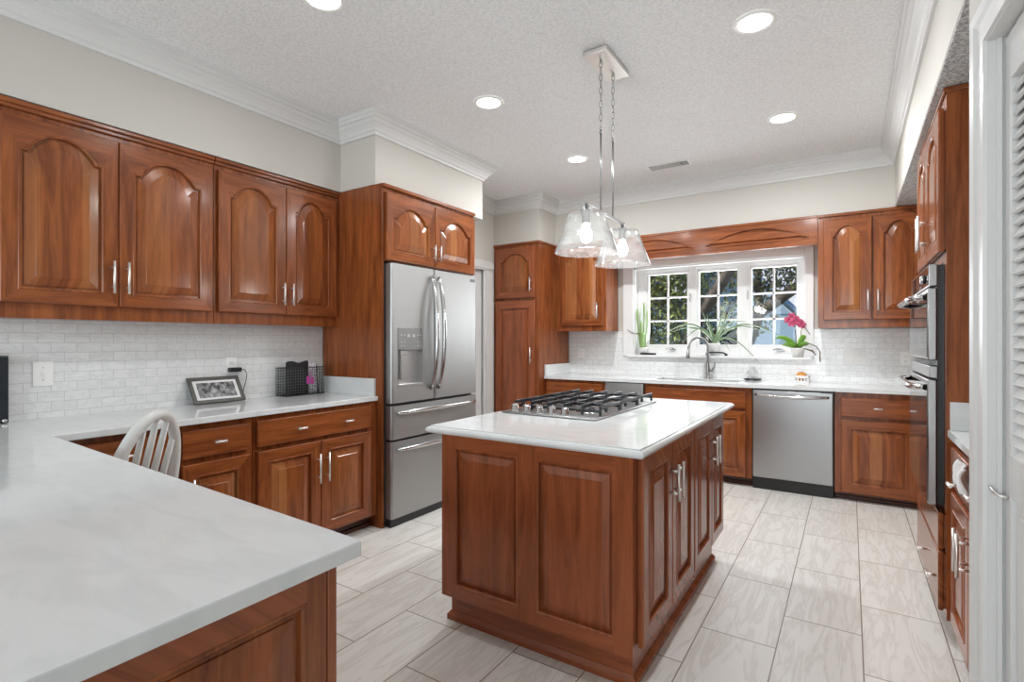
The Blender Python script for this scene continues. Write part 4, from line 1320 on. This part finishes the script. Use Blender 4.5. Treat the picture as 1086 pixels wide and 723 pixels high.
# ------------------------------------------------------------------ island pendant
pd = thing('island_pendant', 'two-shade seeded glass pendant hanging over the island', 'pendant light', (-1.125, 2.69, ZCL))
def pz(v): return v - ZCL
s = MB(); s.box(-0.066, 0.066, -0.165, 0.165, -0.026, -0.001, 0.003); s.build('canopy', M['nickel'], pd)
for yy, zl in ((-0.085, 2.392), (0.085, 2.392)):
    s = MB()
    zt = ZCL - 0.026; n = 11; L = (zt - zl) / n
    s.tube([(0, yy, pz(zt) + 0.004), (0, yy, pz(zt) - 0.018)], 0.006, 8)
    for k in range(n):
        zc_ = zt - 0.012 - L * (k + 0.5) + 0.006
        ring = []
        for q in range(16):
            a = 2 * PI * q / 16
            du, dz_ = 0.0085 * math.cos(a), (L * 0.62) * math.sin(a)
            ring.append((du, yy, pz(zc_) + dz_) if k % 2 == 0 else (0, yy + du, pz(zc_) + dz_))
        s.tube(ring, 0.0022, 6, closed=True)
    s.build('chain', M['pewter'], pd)
    s = MB(); s.tube([(0, yy, pz(zl)), (0, yy, pz(1.965))], 0.0055, 10); s.lathe([(0.009, pz(zl) - 0.004), (0.009, pz(zl) + 0.016), (0.0, pz(zl) + 0.018)], 10, (0, yy, 0)); s.build('rod', M['pewter'], pd)
s = MB(); s.tube([(0, -0.300, pz(1.962)), (0, 0.262, pz(1.962))], 0.0085, 12); s.build('crossbar', M['pewter'], pd)
for yy in (-0.270, 0.232):
    s = MB()
    prof_o = [(0.088, pz(1.918)), (0.160, pz(1.718))]
    s.lathe([(0.030, pz(1.9205)), (0.086, pz(1.920)), (0.089, pz(1.917)), (0.161, pz(1.718)), (0.158, pz(1.718)), (0.0865, pz(1.914)), (0.030, pz(1.9165))], 48, (0, yy, 0))
    sh = s.build('glass_shade', M['seeded'], pd)
    s = MB(); s.lathe([(0.0, pz(1.955)), (0.012, pz(1.955)), (0.012, pz(1.930)), (0.034, pz(1.926)), (0.034, pz(1.918)), (0.022, pz(1.912)), (0.022, pz(1.868)), (0.0, pz(1.866))], 24, (0, yy, 0))
    s.build('socket', M['pewter'], sh)
    s = MB(); s.lathe([(0.013, pz(1.868)), (0.016, pz(1.850)), (0.029, pz(1.822)), (0.031, pz(1.802)), (0.024, pz(1.780)), (0.010, pz(1.769)), (0.0, pz(1.768))], 24, (0, yy, 0))
    s.build('bulb', M['bulb'], sh)
    l = lamp('bulb_lamp', 'POINT', (0, yy, pz(1.735)), (0, 0, 0), BULB_W, (1, 1.0, 0.99), shadow_soft_size=0.05)
    l.parent = pd

# ------------------------------------------------------------------ chair tucked behind the peninsula
def make_chair(loc, rot):
    t_ = thing('dining_chair', 'white bow-back wooden chair tucked behind the peninsula', 'chair', loc, rot)
    s = MB()   # seat: front towards +y
    poly = [(-0.165, -0.185), (0.165, -0.185), (0.18, -0.10), (0.18, 0.0), (0.09, 0.11), (-0.09, 0.11), (-0.18, 0.0), (-0.18, -0.10)]
    s.prism(poly, 0.435, 0.465); so = s.build('seat', M['chair_white'], t_)
    bv = so.modifiers.new('b', 'BEVEL'); bv.width = 0.01; bv.segments = 2
    for x, y in ((-0.14, -0.14), (0.14, -0.14), (-0.11, 0.09), (0.11, 0.09)):
        s = MB(); s.tube([(x * 0.85, y * 0.85, 0.436), (x * 1.0, y * 1.0, 0.25), (x * 1.15, y * 1.2, 0.0)], [0.016, 0.020, 0.013], 12); s.build('leg', M['chair_white'], t_)
    s = MB(); s.tube([(-0.147, -0.147, 0.19), (-0.117, 0.095, 0.19)], 0.010, 8); s.tube([(0.147, -0.147, 0.19), (0.117, 0.095, 0.19)], 0.010, 8); s.tube([(-0.132, -0.025, 0.19), (0.132, -0.025, 0.19)], 0.010, 8)
    s.build('stretcher', M['chair_white'], t_)
    s = MB(); pts = []
    for i in range(33):
        a = PI * i / 32
        x = 0.190 * math.cos(a); zz = math.sin(a) ** 0.75
        if i in (0, 32): zz = 0
        z_ = 0.455 + 0.530 * zz
        pts.append((x, -0.165 - 0.25 * (z_ - 0.455), z_))
    s.tube(pts, 0.021, 12); s.build('back_bow', M['chair_white'], t_)
    for k in range(5):
        x = -0.104 + 0.052 * k
        # find bow height at x
        xa = min(0.999, abs(x) * 1.12 / 0.190)
        zt_ = 0.455 + 0.530 * (math.sin(math.acos(xa)) ** 0.75) - 0.004
        s = MB()
        y0_, y1_ = -0.165, -0.165 - 0.25 * (zt_ - 0.455)
        bm = s.bm
        w0, w1 = 0.012, 0.016
        s.tube([(x, y0_, 0.46), (x * 1.06, (y0_ + y1_) / 2, (0.46 + zt_) / 2), (x * 1.12, y1_, zt_)], [w0, w1, w0], 10, flat=0.6)
        s.build('slat', M['chair_white'], t_)
    return t_


make_chair((-2.500, 0.785, 0.001), math.radians(120))

# ------------------------------------------------------------------ things on the left worktop
ZW = ZC + 0.0005
# black device at the very left edge
bd = thing('black_device', 'upright black electronic device cut by the left photo edge', 'electronics', (-3.235, 0.72, ZW))
s = MB(); s.box(-0.03, 0.03, -0.13, 0.008, 0.0, 0.306, 0.006); s.build('housing', M['black'], bd)
s = MB(); s.box(0.030, 0.033, -0.12, 0.004, 0.020, 0.298, 0.001); s.build('front_panel', M['black_gloss'], bd)
s = MB(); s.lathe([(0.0, 0.006), (0.008, 0.005), (0.010, 0.0)], 16, (0.030, -0.006, 0.012), axis='x'); s.build('button', M['chrome'], bd)

# leaning photograph
pf = thing('photo_frame', 'dark frame with black-and-white group photograph leaning on the left backsplash', 'picture frame', (-3.165, 1.660, ZW + 0.008))
lean = math.atan2(0.098, 0.150)
FWd, FHt = 0.305, 0.176
rotm = Matrix.Rotation(-lean, 4, 'Y')
def leaned(mb):
    for v in mb.bm.verts: v.co = rotm @ v.co
    return mb
s = MB(); hw = FWd / 2; br_ = 0.022
s.box(-0.012, 0.0, -hw, hw, 0, br_, 0.002); s.box(-0.012, 0.0, -hw, hw, FHt - br_, FHt, 0.002)
s.box(-0.012, 0.0, -hw, -hw + br_, br_, FHt - br_, 0.002); s.box(-0.012, 0.0, hw - br_, hw, br_, FHt - br_, 0.002)
s.box(-0.013, -0.010, -hw + 0.004, hw - 0.004, 0.004, FHt - 0.004)
leaned(s).build('frame', M['frame_dark'], pf)
s = MB(); s.box(-0.010, -0.006, -hw + br_, hw - br_, br_, FHt - br_); leaned(s).build('mat_board', M['paper'], pf)
s = MB(); s.box(-0.006, -0.0045, -hw + br_ + 0.020, hw - br_ - 0.020, br_ + 0.016, FHt - br_ - 0.016); leaned(s).build('photograph', M['photo'], pf)
s = MB(); s.tube([(-0.060, 0.0, 0.068), (-0.080, 0.0, -0.004)], 0.003, 6); s.build('stand', M['frame_dark'], pf)


def plate(name, label, cat, loc, rot, w, h, kind, group):
    t_ = thing(name, label, cat, loc, rot, group)
    s = MB(); s.box(-w / 2, w / 2, -0.006, -0.0005, -h / 2, h / 2, 0.002); s.build('cover_plate', M['white_plastic'], t_)
    if kind == 'outlet':
        for zz in (-0.020, 0.020):
            s = MB(); s.box(-0.015, 0.015, -0.0085, -0.006, zz - 0.012, zz + 0.012, 0.003); so = s.build('socket', M['white_plastic'], t_)
            s = MB(); s.box(-0.007, -0.0045, -0.009, -0.0083, zz - 0.004, zz + 0.006); s.box(0.0045, 0.007, -0.009, -0.0083, zz - 0.004, zz + 0.006); s.box(-0.002, 0.002, -0.009, -0.0083, zz - 0.010, zz - 0.006)
            s.build('slots', M['almond'], so)
    else:
        n = kind
        for k in range(n):
            xx = (k - (n - 1) / 2) * 0.046
            s = MB(); s.box(xx - 0.004, xx + 0.004, -0.014, -0.006, -0.010, 0.010, 0.002); so = s.build('toggle', M['white_plastic'], t_)
            s = MB()
            for zz in (-0.03, 0.03): s.lathe([(0.0, -0.0072), (0.003, -0.0070), (0.0035, -0.006)], 8, (xx, 0, zz), axis='y')
            s.build('screw', M['pale'], t_)
    return t_


plate('light_switch', 'white single toggle switch plate on the left backsplash', 'switch', (XT, 0.864, 1.110), R90, 0.078, 0.120, 1, None)
plate('wall_outlet', 'white outlet above the photo frame with a black plug', 'outlet', (XT, 1.777, 1.115), R90, 0.072, 0.104, 'outlet', 'wall outlets on the backsplash')
plate('wall_outlet', 'white outlet on the back wall between pantry and window', 'outlet', (-2.60, YB, 1.125), 0, 0.072, 0.104, 'outlet', 'wall outlets on the backsplash')
plate('wall_outlet', 'white outlet on the back wall nearest the oven tower', 'outlet', (0.394, YB, 1.122), 0, 0.072, 0.112, 'outlet', 'wall outlets on the backsplash')
plate('light_switch', 'wide white three-gang switch plate right of the window', 'switch', (0.032, YB, 1.122), 0, 0.165, 0.125, 3, None)
pg = thing('power_adapter', 'black plug adapter and cord in the outlet above the photo frame', 'plug', (XT + 0.0095, 1.790, 1.088))
s = MB(); s.box(0.0, 0.030, -0.040, 0.035, -0.014, 0.014, 0.003); s.build('plug_body', M['black'], pg)
s = MB(); s.tube([(0.014, 0.035, 0.002), (0.016, 0.060, -0.004), (0.014, 0.075, -0.03), (0.012, 0.072, -0.07), (0.010, 0.060, -0.11), (0.012, 0.05, -0.16), (0.020, 0.035, -0.190)], 0.0025, 8); s.build('cord', M['black'], pg)

# wire basket with pouches
wb = thing('wire_basket', 'black wire letter basket on the left worktop beside the refrigerator panel', 'basket', (-3.205, 2.222, ZW))
bx0, bx1, by0, by1, bh = -0.055, 0.055, -0.150, 0.150, 0.190
s = MB()
for z_ in (0.003, bh):
    s.tube([(bx0, by0, z_), (bx1, by0, z_), (bx1, by1, z_), (bx0, by1, z_)], 0.003, 6, closed=True)
s.build('rim', M['black'], wb)
s = MB()
n = 16
for k in range(n + 1):
    y = by0 + (by1 - by0) * k / n
    for x in (bx0, bx1): s.tube([(x, y, 0.003), (x, y, bh)], 0.0016, 4)
    s.tube([(bx0, y, 0.003), (bx1, y, 0.003)], 0.0016, 4)
for k in range(1, 10):
    z_ = bh * k / 10
    s.tube([(bx0, by0, z_), (bx1, by0, z_), (bx1, by1, z_), (bx0, by1, z_)], 0.0016, 4, closed=True)
for k in range(1, 6):
    x = bx0 + (bx1 - bx0) * k / 6
    for y in (by0, by1): s.tube([(x, y, 0.003), (x, y, bh)], 0.0016, 4)
s.build('wire_mesh', M['wire'], wb)


def pouch(name, label, cat, x0, x1, ya, yb2, h, mat, tilt=0.0, wav=0.0):
    t_ = MB(); bm = t_.bm
    n, m_ = 10, 8
    rows = []
    for side in (0, 1):
        g = []
        for i in range(n + 1):
            r_ = []
            for j in range(m_ + 1):
                u, v = i / n, j / m_
                th = (x1 - x0) * 0.5 * (math.sin(PI * min(1, max(0, u * 0.9 + 0.05))) ** 0.5)
                x = (x0 + x1) / 2 + (th if side else -th) * (1 - 0.5 * v ** 3)
                g_y = ya + (yb2 - ya) * u + tilt * v * 0.1
                z_ = 0.006 + h * v + wav * math.sin(u * 2.6 * PI) * v
                r_.append(bm.verts.new((x, g_y, z_)))
            g.append(r_)
        rows.append(g)
    for g in rows:
        for i in range(n):
            for j in range(m_):
                f = bm.faces.new((g[i][j], g[i + 1][j], g[i + 1][j + 1], g[i][j + 1])); f.smooth = True
    a, c = rows
    for i in range(n):
        bm.faces.new((a[i][0], a[i + 1][0], c[i + 1][0], c[i][0])); bm.faces.new((a[i][m_], a[i + 1][m_], c[i + 1][m_], c[i][m_]))
    for j in range(m_):
        bm.faces.new((a[0][j], a[0][j + 1], c[0][j + 1], c[0][j])); bm.faces.new((a[n][j], a[n][j + 1], c[n][j + 1], c[n][j]))
    o = t_.build(name, mat); o.location = (-3.205, 2.222, ZW)
    return tag(o, label, cat)


pouch('pouch', 'soft black zip pouch standing in the wire basket', 'bag', -0.020, 0.040, -0.115, 0.050, 0.222, M['cushion'], wav=0.008)
pouch('notebook', 'grey dotted notebook standing in the wire basket', 'book', 0.010, 0.022, 0.054, 0.122, 0.214, M['dots'], tilt=-0.10)
pouch('folder', 'dark grey folder leaning at the right end of the wire basket', 'folder', -0.010, 0.010, 0.124, 0.147, 0.205, M['iron'], tilt=-0.20)
kt = thing('luggage_tag', 'magenta tag hanging on the front of the wire basket', 'tag', (-3.205 + 0.062, 2.258, ZW + 0.125))
s = MB(); s.box(0.0, 0.006, -0.034, -0.006, -0.048, 0.004, 0.003); s.box(0.003, 0.008, -0.002, 0.022, -0.052, -0.004, 0.003); s.build('tag_card', M['magenta'], kt)
s = MB(); s.tube([(0.003 + 0.0 * math.cos(a), -0.005 + 0.012 * math.cos(a), 0.020 + 0.014 * math.sin(a)) for a in [2 * PI * k / 16 for k in range(16)]], 0.002, 6, closed=True); s.build('loop', M['magenta'], kt)

# ------------------------------------------------------------------ things by the sink and on the window sill
fa = thing('kitchen_faucet', 'grey metal gooseneck pull-down faucet behind the sink', 'faucet', (-1.185, 5.395, ZW))
s = MB(); s.lathe([(0.0, 0.0), (0.027, 0.0), (0.027, 0.008), (0.020, 0.016), (0.019, 0.10), (0.017, 0.16)], 24)
pts = [(0, 0, 0.10)]
for k in range(17):
    a = PI * k / 16
    pts.append((-0.075 + 0.075 * math.cos(a) * 1.0, -0.075 + 0.075 * math.cos(a), 0.305 + 0.10 * math.sin(a)))
s.tube(pts, 0.0125, 14)
s.build('spout', M['pewter'], fa)
e_ = pts[-1]
s = MB(); s.tube([(e_[0], e_[1], e_[2] + 0.004), (e_[0] - 0.004, e_[1] - 0.003, 0.24), (e_[0] - 0.005, e_[1] - 0.004, 0.20)], [0.0135, 0.0165, 0.020], 14); s.build('spray_head', M['pewter'], fa)
s = MB(); s.tube([(0.014, -0.004, 0.085), (0.048, -0.012, 0.085)], 0.015, 12); s.tube([(0.040, -0.01, 0.085), (0.062, -0.013, 0.11), (0.070, -0.015, 0.15), (0.066, -0.015, 0.165)], [0.008, 0.007, 0.006, 0.006], 8); s.build('lever', M['pewter'], fa)

ZS_ = WZ0 + 0.0125
def pot(loc, r0, r1, h, label, name, cat='potted plant'):
    t_ = thing(name, label, cat, loc)
    s = MB(); s.lathe([(0.0, 0.0), (r0, 0.0), (r1, h - 0.01), (r1 + 0.002, h), (r1 - 0.004, h), (r1 - 0.006, h - 0.012), (0.0, h - 0.012)], 28); s.build('pot', M['ceramic'], t_)
    s = MB(); s.lathe([(r1 - 0.0065, h - 0.0115), (0.0, h - 0.006)], 20); s.build('soil', M['soil'], t_)
    return t_


def leaf_strip(mb, pts, w, slot=0, fold=0.0, roll=0.0):
    """a long leaf along points; w one width per point"""
    bm = mb.bm; P = [Vector(p) for p in pts]; rows = []
    for i, p in enumerate(P):
        d = (P[min(i + 1, len(P) - 1)] - P[max(i - 1, 0)]).normalized()
        side = d.cross(Vector((0, 0, 1)))
        if side.length < 1e-3: side = Vector((1, 0, 0))
        side.normalize(); side = Matrix.Rotation(roll, 3, d) @ side; up_ = side.cross(d)
        rows.append([bm.verts.new(p - side * w[i] + up_ * fold * w[i]), bm.verts.new(p), bm.verts.new(p + side * w[i] + up_ * fold * w[i])])
    for a, c in zip(rows, rows[1:]):
        for k in range(2):
            f = bm.faces.new((a[k], a[k + 1], c[k + 1], c[k])); f.smooth = True; f.material_index = slot


def solid_leaf(o, th=0.0012):
    sd = o.modifiers.new('s', 'SOLIDIFY'); sd.thickness = th


# cactus at the left
cc = pot((-1.885, 5.500, ZS_), 0.040, 0.052, 0.078, 'white pot with thin upright cactus stems at the left end of the sill', 'potted_cactus')
for k, (dx, dy, hh, r) in enumerate(((-0.060, 0.0, 0.44, 0.012), (-0.026, 0.012, 0.30, 0.011), (0.014, -0.004, 0.50, 0.009), (0.045, 0.008, 0.42, 0.008), (0.000, -0.015, 0.18, 0.027))):
    s = MB(); n = 10; pts = []; rr = []
    for i in range(n + 1):
        t = i / n; pts.append((dx * min(1, 0.35 + t), dy, 0.066 + hh * t)); rr.append(r * (0.85 + 0.15 * math.sin(t * 9)) * (1 if t < 0.92 else 0.6))
    s.tube(pts, rr, 7); s.build('cactus_stem', M['cactus'], cc)
s = MB(); s.tube([(-0.02, -0.02, 0.23), (-0.07, -0.05, 0.225), (-0.12, -0.07, 0.25), (-0.145, -0.075, 0.275)], [0.006, 0.005, 0.004, 0.002], 7); s.build('side_shoot', M['stem'], cc)
# long-leaved plant in the middle
sp = pot((-1.15, 5.515, ZS_), 0.040, 0.058, 0.125, 'white pot with arching long-leaved plant in the middle of the sill', 'potted_long_leaf_plant')
leaves = [((-0.50, -0.06, 0.10), 0.16, 0.012), ((-0.42, 0.0, 0.13), 0.11, 0.010), ((-0.24, -0.02, 0.165), 0.06, 0.010), ((0.42, -0.06, -0.17), 0.12, 0.013), ((0.62, 0.0, 0.06), 0.17, 0.011), ((0.48, -0.08, 0.12), 0.12, 0.011),
          ((0.13, 0.0, 0.44), 0.03, 0.010), ((0.22, -0.01, 0.40), 0.05, 0.010), ((-0.12, 0.0, 0.34), 0.02, 0.010), ((0.17, -0.09, -0.07), 0.07, 0.011), ((-0.06, -0.06, 0.30), 0.03, 0.009), ((0.30, -0.03, 0.22), 0.10, 0.010), ((-0.30, -0.05, 0.02), 0.15, 0.009)]
for (ex, ey, ez), lift, w in leaves:
    s = MB(); n = 12; pts = []; ws = []
    for i in range(n + 1):
        t = i / n
        pts.append((ex * t, ey * t, 0.115 + (ez) * t + lift * math.sin(PI * t ** 0.8)))
        ws.append(w * (1 - t) ** 0.6 * 0.9 + 0.001)
    leaf_strip(s, pts, ws, fold=0.4, roll=(0.9 if ex < 0 else -0.9)); solid_leaf(s.build('leaf', M['leaf_grey'], sp, normals=False))
# orchid
oc = pot((-0.405, 5.466, ZS_), 0.045, 0.055, 0.085, 'white pot with pink orchid at the right end of the sill', 'potted_orchid')
for (ex, ey, ez, w) in ((-0.18, -0.05, 0.10, 0.027), (-0.12, -0.09, 0.035, 0.026), (0.075, -0.07, 0.11, 0.024), (0.10, -0.09, 0.05, 0.018), (-0.02, -0.10, 0.03, 0.020)):
    s = MB(); n = 10; pts = []; ws = []
    for i in range(n + 1):
        t = i / n; pts.append((ex * t, ey * t, 0.080 + ez * math.sin(PI * t * 0.62) * 1.0)); ws.append(w * math.sin(PI * (0.12 + 0.86 * t)) ** 0.7)
    leaf_strip(s, pts, ws, fold=0.30, roll=(0.9 if ex < 0 else -0.9)); solid_leaf(s.build('leaf', M['leaf_bright'], oc, normals=False), 0.002)
s = MB(); s.tube([(-0.01, 0, 0.08), (-0.015, 0, 0.20), (-0.025, 0, 0.30), (-0.035, -0.01, 0.36)], 0.0035, 8); s.tube([(0.01, 0.0, 0.08), (0.025, 0, 0.20), (0.035, 0, 0.28), (0.03, -0.01, 0.33), (0.06, -0.02, 0.27), (0.10, -0.02, 0.21)], 0.003, 8); s.build('flower_stem', M['stem'], oc)
s = MB(); s.tube([(0.06, -0.02, 0.105), (0.10, -0.035, 0.125), (0.15, -0.045, 0.10), (0.180, -0.045, 0.05), (0.180, -0.045, -0.04)], 0.004, 8); s.tube([(0.06, -0.06, 0.08), (0.12, -0.07, 0.06), (0.15, -0.07, 0.02)], [0.004, 0.008, 0.002], 8); s.build('aerial_root', M['stem'], oc)
for k, (dx, dz_) in enumerate(((-0.075, 0.345), (-0.045, 0.375), (-0.015, 0.35), (0.01, 0.325), (-0.045, 0.315), (0.035, 0.30))):
    s = MB()
    for q in range(5):
        a = 2 * PI * q / 5 + k
        ce = (dx + 0.021 * math.cos(a), -0.03 - 0.006 * (q % 2), dz_ + 0.021 * math.sin(a))
        s.blob(ce, 0.019, 1, (1, 0.35, 1))
    s.blob((dx, -0.042, dz_), 0.008, 1)
    s.build('flower', M['pink'], oc)
# small dark tools on the sill
s = MB(); s.box(-0.085, 0.085, -0.012, 0.012, 0, 0.022, 0.008, seg=3); s.box(-0.060, 0.060, -0.0125, -0.011, 0.007, 0.015, 0.0)
o = s.build('folding_tool', M['black']); o.location = (-1.81, 5.452, ZS_); tag(o, 'slim black tool lying on the sill under the cactus pot', 'tool')
s = MB(); s.tube([(-0.085, 0, 0.008), (-0.08, 0, 0.028), (-0.05, 0, 0.034), (0.05, 0, 0.034), (0.08, 0, 0.026), (0.092, 0, 0.012)], 0.008, 10); s.box(-0.1, -0.07, -0.01, 0.01, 0, 0.03, 0.004); s.box(0.078, 0.104, -0.01, 0.01, 0, 0.026, 0.004)
o = s.build('grey_handle', M['iron']); o.location = (-1.115, 5.442, ZS_); tag(o, 'dark grey curved handle lying on the sill behind the faucet', 'tool')

# glass vase on dark leaves
gv = thing('glass_vase', 'small round clear glass vase on dark feet right of the sink', 'vase', (-0.775, 5.375, ZW))
s = MB(); s.lathe([(0.0, 0.016), (0.034, 0.018), (0.054, 0.045), (0.056, 0.065), (0.045, 0.092), (0.024, 0.108), (0.020, 0.118), (0.026, 0.128), (0.024, 0.129), (0.018, 0.118), (0.022, 0.106), (0.042, 0.090), (0.053, 0.065), (0.0, 0.020)], 28); s.build('bowl', M['clear'], gv)
for k in range(5):
    a = 2 * PI * k / 5 + 0.3
    s = MB(); s.blob((0.052 * math.cos(a), 0.045 * math.sin(a), 0.010), 0.030, 2, (1.0, 0.7, 0.32)); s.build('foot', M['iron'], gv)
# berry basket with an orange
bb = thing('berry_basket', 'white slotted ceramic berry basket on the back worktop', 'basket', (-0.365, 5.365, ZW))
s = MB(); w0, w1, hh = 0.050, 0.060, 0.062
for sgn in (0, 1, 2, 3):
    mt = Matrix.Rotation(sgn * PI / 2, 4, 'Z')
    s.box(-w1, w1, -w1, -w1 + 0.005, hh - 0.020, hh, 0.0, mat=mt); s.box(-w0 - 0.006, w0 + 0.006, -w1 + 0.003, -w1 + 0.008, 0.0, 0.016, mat=mt)
    for k in range(5):
        x = -0.052 + k * 0.026
        s.box(x - 0.006, x + 0.006, -w1 + 0.001, -w1 + 0.006, 0.012, hh - 0.018, mat=mt)
s.box(-w0, w0, -w0, w0, 0.0, 0.004)
s.build('basket_body', M['ceramic'], bb)
s = MB(); s.blob((0, 0, 0), 0.046, 3, (1, 1, 0.92)); so = s.build('orange', M['orange']); so.location = (-0.368, 5.362, ZW + 0.052)
tag(so, 'orange fruit sitting in the white berry basket', 'fruit')

# ------------------------------------------------------------------ outside the window
MB().box(-14, 12, 5.9, 30, -0.62, -0.5).build('ground_outside', M['lawn'], kind='structure')


def foliage(mb, center, rad, n, size, slots=1):
    bm = mb.bm
    for k in range(n):
        while True:
            p = Vector((random.uniform(-1, 1), random.uniform(-1, 1), random.uniform(-1, 1)))
            if 0.15 < p.length < 1: break
        q = Vector(center) + Vector((p.x * rad[0], p.y * rad[1], p.z * rad[2]))
        a = Vector((random.gauss(0, 1), random.gauss(0, 1), random.gauss(0, 1))).normalized() * size * random.uniform(0.6, 1.4)
        c = a.cross(Vector((random.gauss(0, 1), random.gauss(0, 1), random.gauss(0, 1)))).normalized() * size * 0.5
        f = bm.faces.new([bm.verts.new(q - a), bm.verts.new(q + c), bm.verts.new(q + a), bm.verts.new(q - c)])
        f.material_index = random.randrange(slots)


def tree(loc, label, trunk, crowns, mats, size=0.10):
    t_ = thing('garden_tree', label, 'tree', loc, 0, 'trees outside the kitchen window')
    s = MB()
    for pts, rr in trunk: s.tube(pts, rr, 9)
    s.build('trunk', M['bark'], t_)
    s = MB()
    for c_, r_, n in crowns: foliage(s, c_, r_, n, size, len(mats))
    s.build('foliage', [M[m] for m in mats], t_, normals=False)
    return t_


tree((-2.6, 9.0, -0.5), 'tree with thick leaning trunk seen through the left window',
     [([(0.1, 0, 0), (0.22, 0, 1.5), (0.50, 0, 2.2), (0.95, 0, 2.9), (1.2, 0, 3.8)], [0.13, 0.11, 0.10, 0.09, 0.07]), ([(0.50, 0, 2.2), (0.30, 0.2, 3.0), (0.1, 0.3, 3.8)], [0.07, 0.05, 0.04])],
     [((0.1, 0.1, 2.9), (0.6, 0.35, 0.75), 1700), ((0.1, -0.1, 1.9), (0.35, 0.3, 0.7), 260)], ['fol_light', 'fol_light', 'fol_dark'], 0.05)
tree((-1.2, 10.9, -0.5), 'tree with long slanting branch seen through the middle window',
     [([(-0.55, 0, 0), (-0.50, 0, 1.6), (-0.25, 0, 2.3), (0.35, 0, 2.75), (1.3, 0, 3.4)], [0.13, 0.12, 0.11, 0.10, 0.07]), ([(-0.25, 0, 2.3), (-0.30, 0.1, 3.2), (-0.1, 0.2, 4.2)], [0.08, 0.06, 0.04])],
     [((0.1, 0.1, 3.45), (1.5, 0.5, 0.8), 4200), ((-0.5, 0.1, 2.4), (0.6, 0.4, 0.6), 600)], ['fol_brown', 'fol_dark', 'fol_light'], 0.05)
tree((0.4, 12.6, -0.5), 'dense tree hanging across the top of the right window',
     [([(1.3, 0, 0), (1.25, 0, 2.0), (0.8, 0, 3.0), (0.0, 0, 3.6)], [0.14, 0.12, 0.09, 0.06])],
     [((0.2, 0.0, 3.8), (1.5, 0.6, 0.95), 4200), ((0.9, -0.2, 1.7), (0.5, 0.4, 0.5), 500)], ['fol_brown', 'fol_dark', 'fol_light'], 0.055)
tree((-4.9, 14.5, -0.5), 'broad dark tree furthest left beyond the window',
     [([(0, 0, 0), (0.1, 0, 2.4), (0, 0, 4)], [0.16, 0.13, 0.08])], [((0.6, 0, 2.3), (1.6, 0.8, 1.5), 5200)], ['fol_dark', 'fol_brown', 'fol_light'], 0.06)

hs = thing('neighbour_house', 'blue-grey neighbouring house with gable roof seen through the window', 'house', (-0.5, 17.0, -0.5))
s = MB(); s.box(-8.2, 3.2, 0, 5, 0, 2.55); s.build('wall', M['siding'], hs)
s = MB(); bm = s.bm
for (xa, xb, xm, zt_) in ((-0.6, 3.6, 1.5, 4.6), (-4.6, -0.6, -2.6, 4.5), (-8.6, -4.6, -6.6, 4.5)):
    s.quad([(xa, -0.35, 2.45), (xm, -0.35, zt_), (xm, 5.2, zt_), (xa, 5.2, 2.45)]); s.quad([(xb, -0.35, 2.45), (xm, -0.35, zt_), (xm, 5.2, zt_), (xb, 5.2, 2.45)])
ro = s.build('roof', M['roof'], hs); sd = ro.modifiers.new('s', 'SOLIDIFY'); sd.thickness = 0.12
s = MB()
for (xa, xb, xm, zt_) in ((-0.6, 3.6, 1.5, 4.6), (-4.6, -0.6, -2.6, 4.5), (-8.6, -4.6, -6.6, 4.5)):
    s.bm.faces.new([s.bm.verts.new(p) for p in ((xa + 0.3, -0.02, 2.55), (xb - 0.3, -0.02, 2.55), (xm, -0.02, zt_ - 0.12))])
    for (x_a, x_b) in ((xa, xm), (xb, xm)):
        s.tube([(x_a, -0.40, 2.40), (x_b, -0.40, zt_ - 0.03)], 0.07, 6)
s.build('gable', M['siding'], hs)
for (xa, xb) in ((-7.0, -6.0), (-3.2, -2.2), (0.6, 1.6)):
    s = MB(); s.box(xa - 0.08, xb + 0.08, -0.05, 0.0, 0.9, 2.2); so = s.build('window', M['white_trim'], hs)
    s = MB(); s.box(xa, xb, -0.06, -0.05, 0.98, 2.12); s.build('pane', M['black_gloss'], so)
